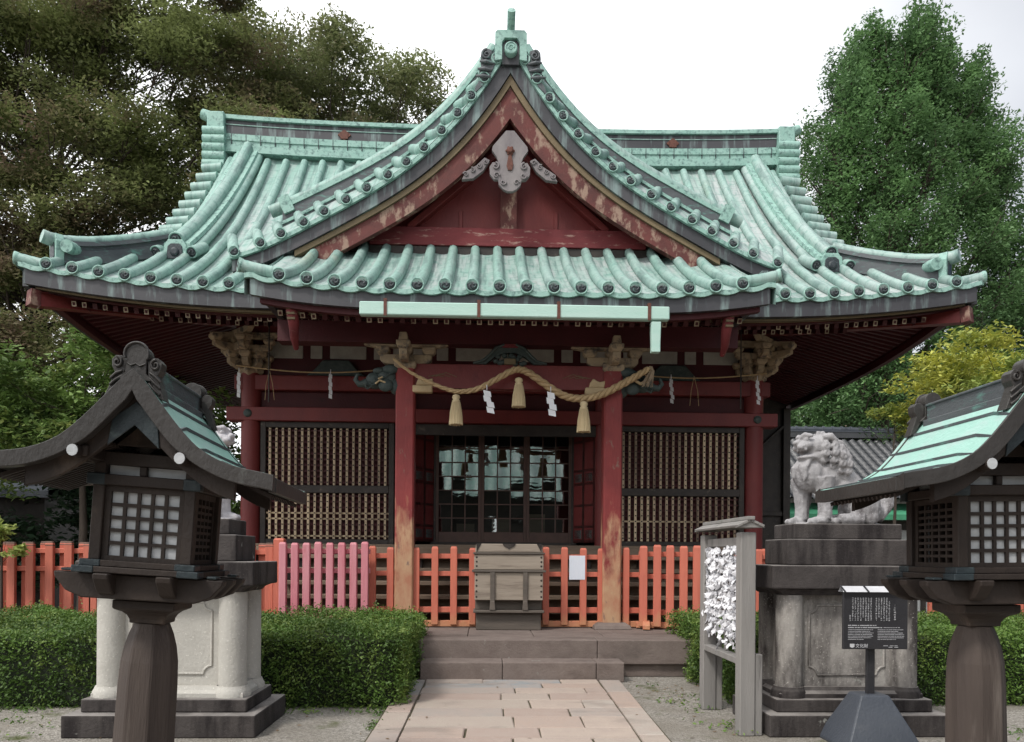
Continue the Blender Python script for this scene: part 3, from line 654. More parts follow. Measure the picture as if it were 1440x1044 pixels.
rafters(kroof, 'porch_rafters', np.arange(-3.0, 3.01, .143), lambda x: ((x, YK+.33, K(.33)-.475+klift(x, 0)*.7), (x, YK+2.9, K(2.9)-.42)))
# eaves of the main roof -------------------------------------------------
b = MB(); ef = np.linspace(-6.72, 6.72, 70)
b.mat(0).sweep([(x, YE+.06, S(0)+lift(x, 0)) for x in ef], [(-.035, -.29), (.05, -.29), (.05, -.065), (-.035, -.065)], (0, 1, 0))
for s in (-1, 1):
    b.sweep([(s*6.74, y, S(0)+lift(6.8-min(y-YE, 20-y), 0)) for y in np.linspace(YE+.12, 20, 50)], [(-.03, -.29), (.05, -.29), (.05, -.065), (-.03, -.065)], (s, 0, 0))
b.mat(1).sweep([(x*.985, YE+.16, S(0)+lift(x, 0)) for x in ef], [(-.03, -.325), (.05, -.325), (.05, -.291), (-.03, -.291)], (0, 1, 0))
b.mat(2).sweep([(x*.965, YE+.24, S(0)+lift(x, 0)*.95) for x in ef], [(-.03, -.345), (.06, -.345), (.06, -.30), (-.03, -.30)], (0, 1, 0))
for s in (-1, 1): b.sweep([(s*6.5, y, S(0)+lift(6.8-min(y-YE, 20-y), 0)*.95) for y in np.linspace(YE+.35, 19.7, 50)], [(-.03, -.42), (.06, -.42), (.06, -.30), (-.03, -.30)], (s, 0, 0))
def und(u, x): return S(0)-.33+.30*u+lift(x, u)*.9
b.mat(2).grid(lambda u, x: (max(-(6.7-u), min(6.7-u, x)), YE+.12+u, und(u, x)), np.linspace(0, 2.6, 6), np.linspace(-6.7, 6.7, 60))
for s in (-1, 1):
    b.grid(lambda u, y: (s*(6.68-u), max(YE+.12+u, min(19.9-u, y)), und(u, 6.8-min(y-YE, 20-y))), np.linspace(0, 2.6, 6), np.linspace(YE, 20, 50))
    b.mat(4).bar((s*6.62, YE+.2, und(0, 6.7)-.10), (s*4.3, YE+2.5, und(2.3, 4.3)-.12), .16, .2)
    b.mat(3).bar((s*6.70, YE+.11, und(0, 6.7)-.09), (s*6.62, YE+.2, und(0, 6.7)-.10), .18, .22); b.mat(2)
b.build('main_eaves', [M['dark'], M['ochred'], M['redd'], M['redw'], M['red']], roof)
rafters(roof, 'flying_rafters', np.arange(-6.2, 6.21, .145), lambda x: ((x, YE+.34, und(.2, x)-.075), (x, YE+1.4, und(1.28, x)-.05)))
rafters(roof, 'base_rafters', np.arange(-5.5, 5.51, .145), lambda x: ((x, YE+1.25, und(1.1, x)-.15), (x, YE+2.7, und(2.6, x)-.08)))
for s in (-1, 1):
    b = MB()
    for y in np.arange(YE+.6, 19.6, .145):
        l = lift(6.8-min(y-YE, 20-y), .2)*.9; ex = min(2.4, y-YE-.1, 19.9-y)
        if ex < .3: continue
        z0 = S(0)-.33+l; b.bar((s*6.4, y, z0+.05), (s*(6.6-ex), y, z0+.30*ex-.05-l*.6), .06, .07)
    b.build('side_rafters', M['redd'], roof)
for s in (-1, 1):
    b = MB()
    pts = [(s*2.83, YK+.22, 4.72), (s*2.83, YK+.24, 4.6), (s*2.82, YK+.3, 4.46), (s*2.84, YK+.42, 4.30), (s*2.86, YK+.6, 4.22)]
    b.mat(0).tube(pts, [.07, .075, .07, .055, .035], 8)
    for i, z in enumerate((4.68, 4.62, 4.56, 4.50)): b.mat(1).box(s*2.83-.05, s*2.83+.05, YK+.135+.02*i, YK+.16+.02*i, z-.014, z+.014)
    b.build('porch_bargeboard_nose', [M['redb'], M['ochred']], kroof)
# gutter ----------------------------------------------------------------
b = MB(); yg = YK-.10; gx0, gx1 = XA(505, 9.6), XA(940, 9.6); b.mat(0).box(gx0, gx1, yg-.055, yg+.055, 4.455, 4.62)
gut = b.build('rain_gutter', [M['gutter']], hall, bevel=.012)
b = MB(); b.mat(0).sqlathe([(.055, .045, 0), (.055, .045, .1), (.062, .05, .38)], (XA(921, 9.6), yg, 4.05)); b.build('downpipe', M['gutter'], gut, bevel=.006)
for px in (541, 671, 783, 911):
    b = MB(); x = XA(px, 9.6); b.box(x-.02, x+.02, yg-.066, yg-.056, 4.44, 4.64); b.box(x-.02, x+.02, yg-.066, yg+.12, 4.641, 4.655); b.build('gutter_hanger', M['rust'], gut)
# posts and beams of the porch ------------------------------------------
YP = 10.95
for s in (-1, 1):
    b = MB(); c_ = .132; k = .022; oc = [(c_, -c_+k), (c_, c_-k), (c_-k, c_), (-c_+k, c_), (-c_, c_-k), (-c_, -c_+k), (-c_+k, -c_), (c_-k, -c_)]
    vs = [(s*1.47+x, YP+y, z) for z in np.linspace(.54, 4.12, 9) for x, y in oc]
    b.add(vs, [(i*8+j, i*8+(j+1) % 8, (i+1)*8+(j+1) % 8, (i+1)*8+j) for i in range(8) for j in range(8)]+[tuple(range(64, 72))])
    p = b.build('porch_post', M['post'], hall)
    b = MB(); b.sqlathe([(.27, .27, 0), (.25, .25, .05), (.19, .19, .09)], (s*1.47, YP, .455)); b.build('post_base', M['step'], p, bevel=.01)
b = MB(); b.mat(0).box(-1.34, 1.34, YP-.09, YP+.09, 3.84, 4.18); b.mat(1).box(-3.25, 3.25, YP-.12, YP+.12, 4.46, 4.76)
for s in (-1, 1):
    for kk in range(3): b.mat(2).tube([(s*(.75+.09*kk), YP-.092, 4.0), (s*(.9+.08*kk), YP-.094, 4.06-.02*kk), (s*(1.05+.05*kk), YP-.092, 4.0)], .006, 5)
b.box(-.08, .08, YP-.14, YP+.1, 4.18, 4.26)
b.build('porch_beam', [M['red'], M['redd'], M['ochred']], hall, bevel=.01)
b = MB(); h_ = [(.52, 0), (.40, .03), (.30, .10), (.22, .22), (.10, .275)]
b.mat(0).prism([(x, 4.183+z) for x, z in [(.52, 0)]+h_[1:]+[(-x, z) for x, z in reversed(h_)]+[(-.34, -.0), (-.22, .10), (-.08, .16), (.08, .16), (.22, .10), (.34, 0)]], YP-.13, YP-.04)
for s in (-1, 1):
    b.tube([(s*.52, YP-.14, 4.19), (s*.38, YP-.15, 4.22), (s*.29, YP-.15, 4.30), (s*.2, YP-.15, 4.40), (s*.08, YP-.15, 4.455)], [.012, .022, .022, .022, .016], 7)
for k in range(14): b.mat(1).sphere((-.2+.4*(k/13), YP-.1, 4.23+.06*math.sin(k*1.9)+.04*(1-abs(k-6.5)/6.5)), (.045, .03, .035), 8, 5)
b.mat(2).box(-.11, .11, YP-.15, YP+.05, 4.41, 4.46)
b.build('frog_leg_strut', [M['carve'], M['carve'], M['redb']], hall)
def bracket(name, loc, rot, wide=.62, tiers=1, yarm=True, sc=1.0):
    b = MB(); T = Matrix.Translation(loc) @ Matrix.Rotation(rot, 4, 'Z') @ Matrix.Scale(sc, 4)
    def blk(x, y, z, w, h, d=None):
        d = d or w; pr = [(w*.62, d*.62, 0), (w*.72, d*.72, h*.12), (w, d, h*.5), (w, d, h)]
        vs = [T @ Vector((x+a*i, y+c_*j, z+zz)) for a, c_, zz in pr for i, j in ((-1, -1), (1, -1), (1, 1), (-1, 1))]
        b.add(vs, [(i*4+j, i*4+(j+1) % 4, (i+1)*4+(j+1) % 4, (i+1)*4+j) for i in range(3) for j in range(4)]+[(3, 2, 1, 0), (12, 13, 14, 15)])
    def armx(z, hw, h, y, d=.06):
        pl = [(-hw, z+h), (-hw, z+h*.45), (-hw*.85, z+h*.14), (-hw*.55, z), (hw*.55, z), (hw*.85, z+h*.14), (hw, z+h*.45), (hw, z+h)]
        b.prism(pl, y-d, y+d, T)
    def army(z, l, h, x=0, d=.06):
        pl = [(-l, z+h), (-l, z+h*.45), (-l*.8, z+h*.1), (-l*.5, z), (.1, z), (.1, z+h)]
        b.prism(pl, x-d, x+d, T @ Matrix.Rotation(PI/2, 4, 'Z'))
    blk(0, 0, 0, .16, .15)
    armx(.12, wide*.62, .15, 0)
    for x in (-wide*.55, 0, wide*.55): blk(x, 0, .27, .10, .11)
    if yarm:
        army(.12, .42, .15)
        blk(0, -.36, .27, .10, .11)
        b.mat(0); b.prism([(-.07, .38), (.07, .38), (.05, .5), (-.05, .5)], -.44, -.30, T)
    for k in range(1, tiers):
        z = .27+.11*k+.13*(k-1)
        armx(z, wide*(.62+.18*k), .13, -.30*k); 
        for x in (-wide*(.55+.17*k), -.0, wide*(.55+.17*k)): blk(x, -.30*k, z+.13, .095, .10)
        army(z, .42+.26*k, .13); blk(0, -.36-.28*k, z+.13, .09, .10)
    z = .38+.24*(tiers-1)
    pl = [(-wide*1.15, z+.12), (-wide*1.15, z+.09), (-wide*.95, z+.02), (-wide*.75, z), (wide*.75, z), (wide*.95, z+.02), (wide*1.15, z+.09), (wide*1.15, z+.12)]
    b.mat(0).prism(pl, -.30*(tiers-1)-.055, -.30*(tiers-1)+.055, T)
    return b.build(name, [M['ochre']], hall, bevel=.008)
for s in (-1, 1):
    bracket('post_bracket', (s*1.47, YP, 4.06), 0, .62, 1, True, .95)
    b = MB()                                     # beast-head noses on the posts
    for k in range(3): pass
    hx = s*1.62; T = Matrix.Translation((hx, YP-.02, 3.94)) @ Matrix.Scale(s, 4, (1, 0, 0))
    for c_, r in (((.12, 0, .05), (.17, .12, .16)), ((.28, -.02, .0), (.14, .10, .12)), ((.05, -.08, .15), (.12, .06, .07)), ((.22, -.06, .13), (.09, .06, .05)), ((.40, -.02, -.04), (.08, .07, .07)), ((.12, -.1, -.08), (.11, .05, .09)), ((-.02, -.02, -.08), (.1, .1, .12))):
        b.mat(0).sphere(T @ Vector(c_), r, 12, 8)
    b.tube([T @ Vector(p) for p in ((.40, -.04, -.04), (.50, -.06, -.06), (.55, -.06, .0), (.52, -.06, .08))], [.06, .045, .035, .02], 8)
    for i in range(5): b.tube([T @ Vector((.02+.07*i, -.125, .10-.05*i)), T @ Vector((.10+.07*i, -.13, .06-.05*i)), T @ Vector((.16+.06*i, -.12, .11-.05*i))], .012, 5)
    b.mat(1)
    if s > 0: b.tube([T @ Vector(p) for p in ((-.02, -.15, .02), (.06, -.16, .07), (.14, -.17, .03), (.22, -.17, -.02), (.32, -.17, .02), (.37, -.17, .1), (.34, -.17, .17), (.36, -.16, .23))], [.012, .018, .022, .024, .026, .024, .02, .014], 7)
    else: b.tube([T @ Vector(p) for p in ((.12, -.14, -.05), (.2, -.15, -.02), (.26, -.15, -.07))], .014, 6); b.tube([T @ Vector(p) for p in ((.16, -.14, .03), (.22, -.15, .0))], .012, 6)
    b.build('carved_beast_nose', [M['carve'], M['ivory']], hall)
    b = MB(); x = s*1.22; b.box(x-.15, x+.13, YP-.14, YP-.02, 3.77, 3.87); b.prism([(x-.1, 3.87), (x+.12, 3.87), (x+.14, 3.97), (x+.05, 3.95), (x-.04, 4.0), (x-.08, 3.94)], YP-.13, YP-.03)
    b.build('carved_inner_nose', M['ivory'], hall, bevel=.012)
# main wall -------------------------------------------------------------
YH = 13.3
for x in (-4.35, -1.73, 1.73, 4.35):
    b = MB(); b.tube([(x, YH, .44), (x, YH, 4.6)], .165, 20); b.build('hall_column', M['red'], hall)
b = MB(); b.mat(0).box(-4.72, 4.72, YH-.17, YH+.1, 3.74, 3.97); b.box(-4.6, 4.6, YH-.13, YH+.1, 4.27, 4.52); b.box(-4.55, 4.55, YH-.2, YH+.12, 5.14, 5.34)
b.mat(1).box(-4.3, 4.3, YH+.02, YH+.06, 3.97, 4.27); b.box(-4.3, 4.3, YH+.02, YH+.06, 4.52, 5.9)
for s in (-1, 1): b.mat(3).lathe([(.07, 0), (.07, .02), (.03, .035)], 14, M=Matrix.Translation((s*4.36, YH-.172, 3.86)) @ Matrix.Rotation(PI/2, 4, 'X'))
x = -4.1; k = 0
while x < 4.0:
    w = .62 if k % 2 == 0 else .2
    b.mat(2).box(x, x+w, YH-.0, YH+.019, 4.84, 5.13); x += w+.13; k += 1
hb = b.build('wall_beams', [M['red'], M['redd'], M['plaster'], M['carve']], hall, bevel=.01)
for s in (-1, 1):
    bracket('corner_bracket', (s*4.35, YH, 4.52), 0, .58, 2, True, .9); bracket('corner_bracket', (s*4.35, YH-.03, 4.50), s*R(45), .5, 2, True, .98)
    b = MB(); cx = s*2.9
    b.prism([(cx-.5, 4.53), (cx+.5, 4.53), (cx+.38, 4.62), (cx+.22, 4.80), (cx-.22, 4.80), (cx-.38, 4.62)], YH-.1, YH-.02)
    b.build('frog_leg_strut', M['carve'], hall, bevel=.02)
def lattice(x0, x1):
    b = MB(); y = YH-.02
    b.mat(2).box(x0, x1, y+.10, y+.13, 1.66, 3.74)
    b.mat(0); b.box(x0, x0+.09, y-.06, y+.08, 1.66, 3.74); b.box(x1-.09, x1, y-.06, y+.08, 1.66, 3.74)
    b.box(x0+.09, x1-.09, y-.055, y+.08, 3.64, 3.739); b.box(x0+.09, x1-.09, y-.065, y+.08, 2.53, 2.66); b.box(x0+.09, x1-.09, y-.055, y+.08, 1.66, 1.74)
    b.box(x0-.06, x0-.002, y-.08, y+.05, 1.66, 3.6) if False else None
    f = b.build('lattice_shutter', [M['black'], M['slat'], M['redd']], hall, bevel=.006)
    n = int((x1-x0-.2)/.105); xs = [x0+.1+(i+.5)*(x1-x0-.2)/n for i in range(n)]
    for z0, z1, dz in ((2.665, 3.635, .098), (1.745, 2.525, .098)):
        g_ = MB(); low = z0 < 2
        for x in xs:
            w = .019; g_.mat(0).box(x-w+rnd.uniform(-.002, .002), x+w, y-.035, y-.005, z0, z1)
        z = z0+.05
        while z < z1-.02:
            g_.mat(0 if low and rnd.random() < .25 else 1).box(x0+.09, x1-.09, y-.004, y+.026, z-.014, z+.014)
            for x in xs: g_.mat(2).box(x-.012, x+.012, y-.042, y-.0351, z-.011, z+.011)
            z += dz
        g_.build('lattice_grid', [M['slat'], M['redd'], M['black']], f)
lattice(-4.17, -1.9); lattice(1.9, 4.17)
# centre bay: angled carved doors, glazed sliding doors, dark room behind
YG = 13.95
def carved_door(s):
    A = Vector((s*1.58, YH+.05, 0)); B = Vector((s*1.24, YG-.02, 0)); d = (B-A); l = d.length; d.normalize()
    T = Matrix.Translation(A) @ Matrix.Rotation(math.atan2(d.y, d.x), 4, 'Z')
    yy = -1 if s > 0 else 1
    b = MB()
    def bx(m, x0, x1, t, z0, z1): b.mat(m).box(x0, x1, *sorted((0, yy*t)), z0, z1, T)
    bx(0, 0, l, .03, 1.72, 3.75)
    for x in (.0, l/2-.03, l-.06): bx(1, x, x+.06, .05, 1.72, 3.75)
    for z in (1.72, 1.98, 2.36, 2.74, 2.98, 3.5, 3.7): bx(1, .06, l/2-.03, .048, z, z+.045); bx(1, l/2+.03, l-.06, .048, z, z+.045)
    for x0 in (.06, l/2+.03):
        w = l/2-.09; cx = x0+w/2
        for z in (2.19, 2.57):
            pts = [T @ Vector((cx+math.cos(a)*w*.34, yy*.045, z+math.sin(a)*.13)) for a in np.linspace(0, 2*PI, 17)]; b.mat(2).tube(pts, .014, 6)
            for k in range(5): a = k*1.257; b.sphere(T @ Vector((cx+math.cos(a)*w*.16, yy*.04, z+math.sin(a)*.07)), (.035, .02, .04), 8, 5)
        bx(2, x0+.02, x0+w-.02, .036, 1.79, 1.94); bx(2, x0+.02, x0+w-.02, .036, 2.8, 2.95)
        for k in range(7):
            z = 3.05+.06*k
            for q in (-1, 1): b.mat(1).bar(T @ Vector((x0, yy*.034, z)), T @ Vector((x0+w, yy*.034, z+q*.06)), .008, .008)
    b.build('carved_folding_door', [M['red'], M['black'], M['disc']], hall)
carved_door(-1); carved_door(1)
b = MB(); b.mat(0).box(-1.32, -1.23, YG-.06, YG+.06, 1.66, 3.9); b.box(1.23, 1.32, YG-.06, YG+.06, 1.66, 3.9); b.box(-1.23, 1.23, YG-.07, YG+.06, 3.74, 3.95); b.box(-1.32, 1.32, YG-.1, YG+.06, 1.6, 1.72)
b.mat(1).box(-1.6, 1.6, YH+.1, YG+.3, 3.96, 4.0); b.mat(0).box(-1.6, 1.6, YH-.05, YH+.04, 3.55, 3.73)
b.mat(1).box(-4.4, 4.4, YG+.0, YG+.04, 3.96, 5.9); b.box(-4.4, -1.33, YG, YG+.04, .5, 3.95); b.box(1.33, 4.4, YG, YG+.04, .5, 3.95)
b.box(-4.4, 4.4, 17.5, 17.6, .5, 5.9)
for s in (-1, 1): b.box(*sorted((s*4.42, s*4.46)), YH, 17.6, .5, 5.9)
b.mat(2).box(-4.4, 4.4, YG+.05, 17.5, 1.55, 1.6)
for k in range(3): b.box(-.9+.7*k, -.55+.7*k, 15.2, 15.5, 1.6, 2.1+.1*k)
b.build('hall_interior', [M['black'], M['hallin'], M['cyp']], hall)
wd = MB()
for k in range(3):
    x0 = -1.23+.82*k; x1 = x0+.82; yy = YG-.03+.0*k; m = MB()
    for xa, xb in ((x0, x0+.055), (x1-.055, x1)): m.box(xa+.002, xb-.002, yy-.02, yy+.02, 1.72, 3.74)
    m.box(x0+.055, x1-.055, yy-.02, yy+.02, 1.72, 1.90); m.box(x0+.055, x1-.055, yy-.02, yy+.02, 3.66, 3.74)
    cw = (x1-x0-.11)/3; ch = (3.66-1.90)/7
    for i in (1, 2): m.box(x0+.055+cw*i-.011, x0+.055+cw*i+.011, yy-.016, yy+.016, 1.90, 3.66)
    for j in range(1, 7): m.box(x0+.055, x1-.055, yy-.012, yy+.012, 1.90+ch*j-.011, 1.90+ch*j+.011)
    door = m.build('sliding_door', M['munt'], hall, bevel=.003)
    p = MB(); r_ = random.Random(k+3)
    for i in range(3):
        for j in range(7):
            xa, za = x0+.06+cw*i, 1.905+ch*j; a_, c_ = r_.uniform(-.0016, .0016), r_.uniform(-.0016, .0016); q = [-a_-c_, a_-c_, a_+c_, -a_+c_]
            p.add([(xa, yy+.004+q[0], za), (xa+cw-.01, yy+.004+q[1], za), (xa+cw-.01, yy+.004+q[2], za+ch-.01), (xa, yy+.004+q[3], za+ch-.01)], [(0, 1, 2, 3)])
    p.build('glass_panes', M['glass'], door)
# veranda, steps up to it
b = MB(); b.mat(0).box(-5.2, 5.2, 12.2, 13.2, 1.5, 1.6); b.mat(1).box(-5.1, 5.1, 12.5, 12.56, .44, 1.5); b.mat(0).box(-4.3, 4.3, 13.1, 13.3, 1.6, 1.66)
for x in np.arange(-5, 5.1, .9): b.mat(1).box(x-.07, x+.07, 12.25, 12.4, .44, 1.5)
b.build('veranda', [M['cyp'], M['black']], hall, bevel=.008)
b = MB()
for k in range(5): b.box(-3.4, 3.4, 11.35+.2*k, 11.62+.2*k, .62+.2*k, .68+.2*k); b.box(-3.38, 3.38, 11.58+.2*k, 11.6+.2*k, .47+.2*k, .619+.2*k)
b.build('wooden_steps', M['cyp'], hall, bevel=.006)
b = MB(); b.box(4.55, 6.4, 17.0, 17.1, 0.44, 5.2); b.box(6.3, 6.46, 16.9, 17.0, .44, 4.8); b.box(4.6, 4.75, 16.9, 17, .44, 4.8); b.bar((4.7, 16.95, 2.9), (6.3, 16.95, 4.4), .06, .12, (0, 1, 0)); b.box(4.75, 6.3, 16.93, 16.99, 2.4, 2.5); b.bar((4.75, 16.95, 2.5), (5.6, 16.95, 3.6), .05, .1, (0, 1, 0))
b.build('rear_board_wall', M['black'], hall, bevel=.008)
for s in (-1, 1): b = MB(); b.tube([(s*3.72, YH-1.2, 5.1), (s*3.72, YH-1.2, 3.85)], .011, 6); b.build('hanging_rod', M['black'], hall)
# ------------------------------------------------------------------ rope with tassels, paper streamers
yr = 10.66
rp = [(552, 507), (576, 526), (603, 540), (628, 550), (648, 553), (672, 548), (697, 534), (721, 521), (738, 522), (762, 537), (786, 552), (807, 558), (828, 557), (848, 551), (872, 539), (893, 527), (912, 516)]
RP = [Vector((XA(px, yr), yr-.05*math.sin(i*.4), ZA(py, yr))) for i, (px, py) in enumerate(rp)]
def dense(P, n):
    out = []
    for i in range(len(P)-1):
        p0, p1, p2, p3 = P[max(i-1, 0)], P[i], P[i+1], P[min(i+2, len(P)-1)]
        for j in range(n):
            t = j/n; out.append(.5*((2*p1)+(p2-p0)*t+(2*p0-5*p1+4*p2-p3)*t*t+(3*p1-p0-3*p2+p3)*t**3))
    return out+[P[-1]]
DP = dense(RP, 12)
b = MB(); n = len(DP)
for k in range(3):
    pts, rr = [], []
    for i, p in enumerate(DP):
        d = (DP[min(i+1, n-1)]-DP[max(i-1, 0)]).normalized(); a = d.cross(Vector((0, 1, 0))).normalized(); t = i/(n-1)
        r = .010+.018*min(1, t/.55) if t < .9 else .028-.06*(t-.9)
        th = i*.42+k*2*PI/3; pts.append(p+(a*math.cos(th)+Vector((0, 1, 0))*math.sin(th))*r*.95); rr.append(r*1.08)
    b.tube(pts, rr, 7)
rope = b.build('sacred_rope', M['rope'], None, origin=(0, yr, 4.1)); tag(rope, 'thick twisted straw rope swagged across the porch between the two front posts', 'rope')
def tassel(px, y0, y1, w):
    b = MB(); x = XA(px, yr-.08); z0, z1 = ZA(y0, yr-.08), ZA(y1, yr-.08); r = w/2; h = z0-z1; c = (x, yr-.08, z1)
    b.lathe([(r*1.0, 0), (r*.98, h*.06), (r*.82, h*.4), (r*.62, h*.66), (r*.55, h*.75), (r*.62, h*.79), (r*.45, h*.83), (r*.62, h*.9), (r*.5, h*.97), (r*.2, h)], 16, c)
    for k in range(26):
        a = k*2*PI/26+.1; b.tube([(x+math.cos(a)*r*q, yr-.08+math.sin(a)*r*q, z1+h*zz) for q, zz in ((1.0, -.01+rnd.uniform(-.02, .01)), (.86, .38), (.58, .74))], .006, 4)
    b.build('tassel', M['tass'], rope)
tassel(640, 556, 598, .185); tassel(728, 531, 572, .185); tassel(820, 563, 606, .185)
b = MB()
for k in range(26):
    a = rnd.uniform(0, 6.28); q = rnd.uniform(0, 1); p = RP[-1]
    b.tube([p+Vector((rnd.uniform(-.03, .05), 0, .03)), p+Vector((.05+.03*math.cos(a)*q, .03*math.sin(a)*q, -.03)), p+Vector((-.02+.10*math.cos(a)*q, .05*math.sin(a), -.26+.05*rnd.random()))], [.009, .009, .004], 5)
b.build('rope_tail', M['ochre'], rope)
def streamer(name, x, y, z, h, w, n, slant, label, group=None, parent=None):
    b = MB(); cx = x; zz = z
    for k in range(n):
        q = h/n; s = 1 if k % 2 else -1; yy = y-.012*k*(.5 if k % 2 else 1)
        b.add([(cx-w/2, yy, zz), (cx+w/2, yy-.004, zz-q*.25), (cx+w/2+slant*q*.6, yy-.012, zz-q*1.12), (cx-w/2+slant*q*.6, yy-.008, zz-q*.9)], [(0, 1, 2, 3)]); cx += slant*q*.8+ s*w*.22; zz -= q*.86
    b.tube([(x, y, z+.07), (x, y, z-.005)], .008, 5)
    o = b.build(name, M['white'], None, origin=(x, y, z)); sd_ = o.modifiers.new('s', 'SOLIDIFY'); sd_.thickness = .003
    tag(o, label, 'paper streamer', group); return o
streamer('paper_streamer', XA(683, yr-.1), yr-.1, ZA(549, yr-.1), .36, .10, 4, .30, 'large white zigzag paper streamer on the rope between left and middle tassels')
streamer('paper_streamer', XA(773, yr-.1), yr-.1, ZA(550, yr-.1), .38, .10, 4, .16, 'large white zigzag paper streamer on the rope between middle and right tassels')
for x0_, x1_, tx, lab, sts in ((-4.5, -1.75, 'left', 'thin straw cord strung in front of the wall left of the porch', ((-4.44, 'small zigzag paper streamer at the far left column'), (-2.93, 'small zigzag paper streamer on the cord above the left lattice shutter'))),
                               (1.75, 4.45, 'right', 'thin straw cord strung in front of the wall right of the porch', ((2.80, 'small zigzag paper streamer on the cord above the right lattice shutter'), (4.28, 'small zigzag paper streamer at the far right column')))):
    y = YH-.35; pts = [(x0_+(x1_-x0_)*t, y, 4.62-.10*math.sin(PI*t)) for t in np.linspace(0, 1, 14)]
    b = MB(); b.tube(pts, .012, 6)
    xm = x0_+.55 if tx == 'left' else x1_-1.25
    for q in (-.05, .06): b.tube([(xm, y, 4.55), (xm+q, y-.01, 4.3), (xm+q*1.4, y, 4.05)], .006, 5)
    tag(b.build('straw_cord', M['rope'], None, origin=(x0_, y, 4.6)), lab, 'cord')
    for sx_, sl_ in sts: streamer('paper_streamer', sx_, y-.03, 4.50, .48, .055, 6, .05, sl_)
# ------------------------------------------------------------------ fences
def picket_fence(name, label, p, ang, n, pitch, h, mats, sides=(1,), z=.47, pw=.095, pd=.06, feet=False, rails=(.99, .80, .21), bottom=True, rot_top=False, group=None, taperz=0, lean=0):
    t = thing(name, label, 'fence', (p[0], p[1], z), group); L_ = pitch*(n-1)
    def part(b, nm, mt): 
        o = b.build(nm, mt, None, origin=(0, 0, 0)); o.parent = t; return o
    for i in range(n):
        for sd_ in sides:
            if sd_ == -1 and i == n-1: continue
            x = i*pitch+(pitch/2 if sd_ == -1 else 0); b = MB(); y = -sd_*(.03+pd/2); hh = h+rnd.uniform(-.012, .012); j = rnd.uniform(-.006, .006)
            b.mat(0).sqlathe([(pw/2, pd/2, .03), (pw/2, pd/2, hh-.03), (pw/2-.012, pd/2-.012, hh)], (x+j, y, 0))
            if rot_top: b.mat(1).sqlathe([(pw/2+.003, pd/2+.003, hh-.045-rnd.random()*.02), (pw/2-.008, pd/2-.008, hh+.004)], (x+j, y, 0))
            part(b, 'picket', mats)
    for k, r in enumerate(rails):
        b = MB(); b.box(-pw/2-.02, L_+pw/2+.02, -.028, .028, h*r-.075, h*r-.005) if k < 2 else b.box(-pw/2, L_+pw/2, -.028, .028, h*r-.05, h*r+.03)
        part(b, 'rail', mats)
    if bottom:
        b = MB(); b.box(-pw/2-.05, L_+pw/2+.05, -.05, .05, 0, .085); part(b, 'sill_beam', mats)
    if feet:
        for x in (.04, L_-.04): b = MB(); b.sqlathe([(.05, .20, 0), (.05, .20, .06), (.045, .14, .11)], (x, -.10, 0)); part(b, 'foot', mats)
    t.rotation_euler = (lean, 0, ang)
    for c_ in t.children:
        bv = c_.modifiers.new('bevel', 'BEVEL'); bv.width = .006; bv.segments = 1; bv.limit_method = 'ANGLE'
    return t
V = [M['verm'], M['picktop']]
picket_fence('picket_fence', 'orange open fence panel between the left porch post and the offering box', (-1.30, 10.98), 0, 4, .262, 1.13, V, rails=(.92, .70, .22))
picket_fence('picket_fence', 'orange open fence panel with a paper notice right of the offering box', (.54, 10.98), 0, 4, .262, 1.13, V, rails=(.92, .70, .22))
picket_fence('picket_fence', 'narrow orange fence panel just right of the right porch post', (1.68, 10.98), 0, 2, .24, 1.13, V, rails=(.92, .70, .22))
picket_fence('picket_fence', 'narrow orange fence panel just left of the left porch post', (-1.92, 10.98), 0, 2, .25, 1.13, V, rails=(.92, .70, .22))
picket_fence('fence_gate', 'faded pink picket gate standing left of the porch behind the hedge', (-3.10, 10.72), R(2), 8, .158, 1.18, [M['pink'], M['pink']], sides=(1,), pw=.095, pd=.10, rails=(.93, .70, .14), feet=False)
picket_fence('fence_gate', 'orange picket gate on low feet turned outward right of the porch', (1.93, 10.86), R(-12), 6, .182, 1.17, V, pw=.11, pd=.11, rails=(.93, .66, .2), feet=True)
for x, l in ((-3.20, 'tall plain orange fence post left of the pink gate'),):
    b = MB(); b.sqlathe([(.072, .072, 0), (.072, .072, 1.24), (.055, .055, 1.265)], (x, 10.85, .44)); tag(b.build('fence_post', M['verm'], None, bevel=.006, origin=(x, 10.85, .44)), l, 'post')
n = 0
for x, lab in ((-9.1, 'weathered orange picket fence section at the far left edge'), (-7.45, 'weathered orange picket fence section seen left of the left lantern under the trees'), (-5.80, 'weathered orange picket fence section behind the left lantern'), (-4.15, 'short orange picket fence section right of the left lion dog pedestal')):
    picket_fence('picket_fence', lab, (x, 11.0), 0, 7 if x < -5 else 4, .262, 1.19, V, sides=(1, -1), rot_top=True, pw=.11, rails=(.93, .72, .12), z=.44)
for x, lab, k in ((3.35, 'orange picket fence section between the paper rack and the right pedestal', 3), (4.3, 'orange picket fence section behind the right lion dog pedestal', 7), (6.15, 'orange picket fence section behind the right lantern', 7)):
    picket_fence('picket_fence', lab, (x, 11.0), 0, k, .262, 1.17, V, sides=(1, -1), rails=(.93, .72, .12), z=.44)
x = XA(812.5, 10.86); b = MB(); z0, z1 = ZA(815, 10.86), ZA(781, 10.86)
b.box(x-.113, x+.113, 10.885, 10.889, z0, z1); tag(b.build('paper_notice', M['notice'], None, origin=(x, 10.887, (z0+z1)/2), bevel=.001), 'pale laminated paper notice hung on the orange fence right of the offering box', 'notice')
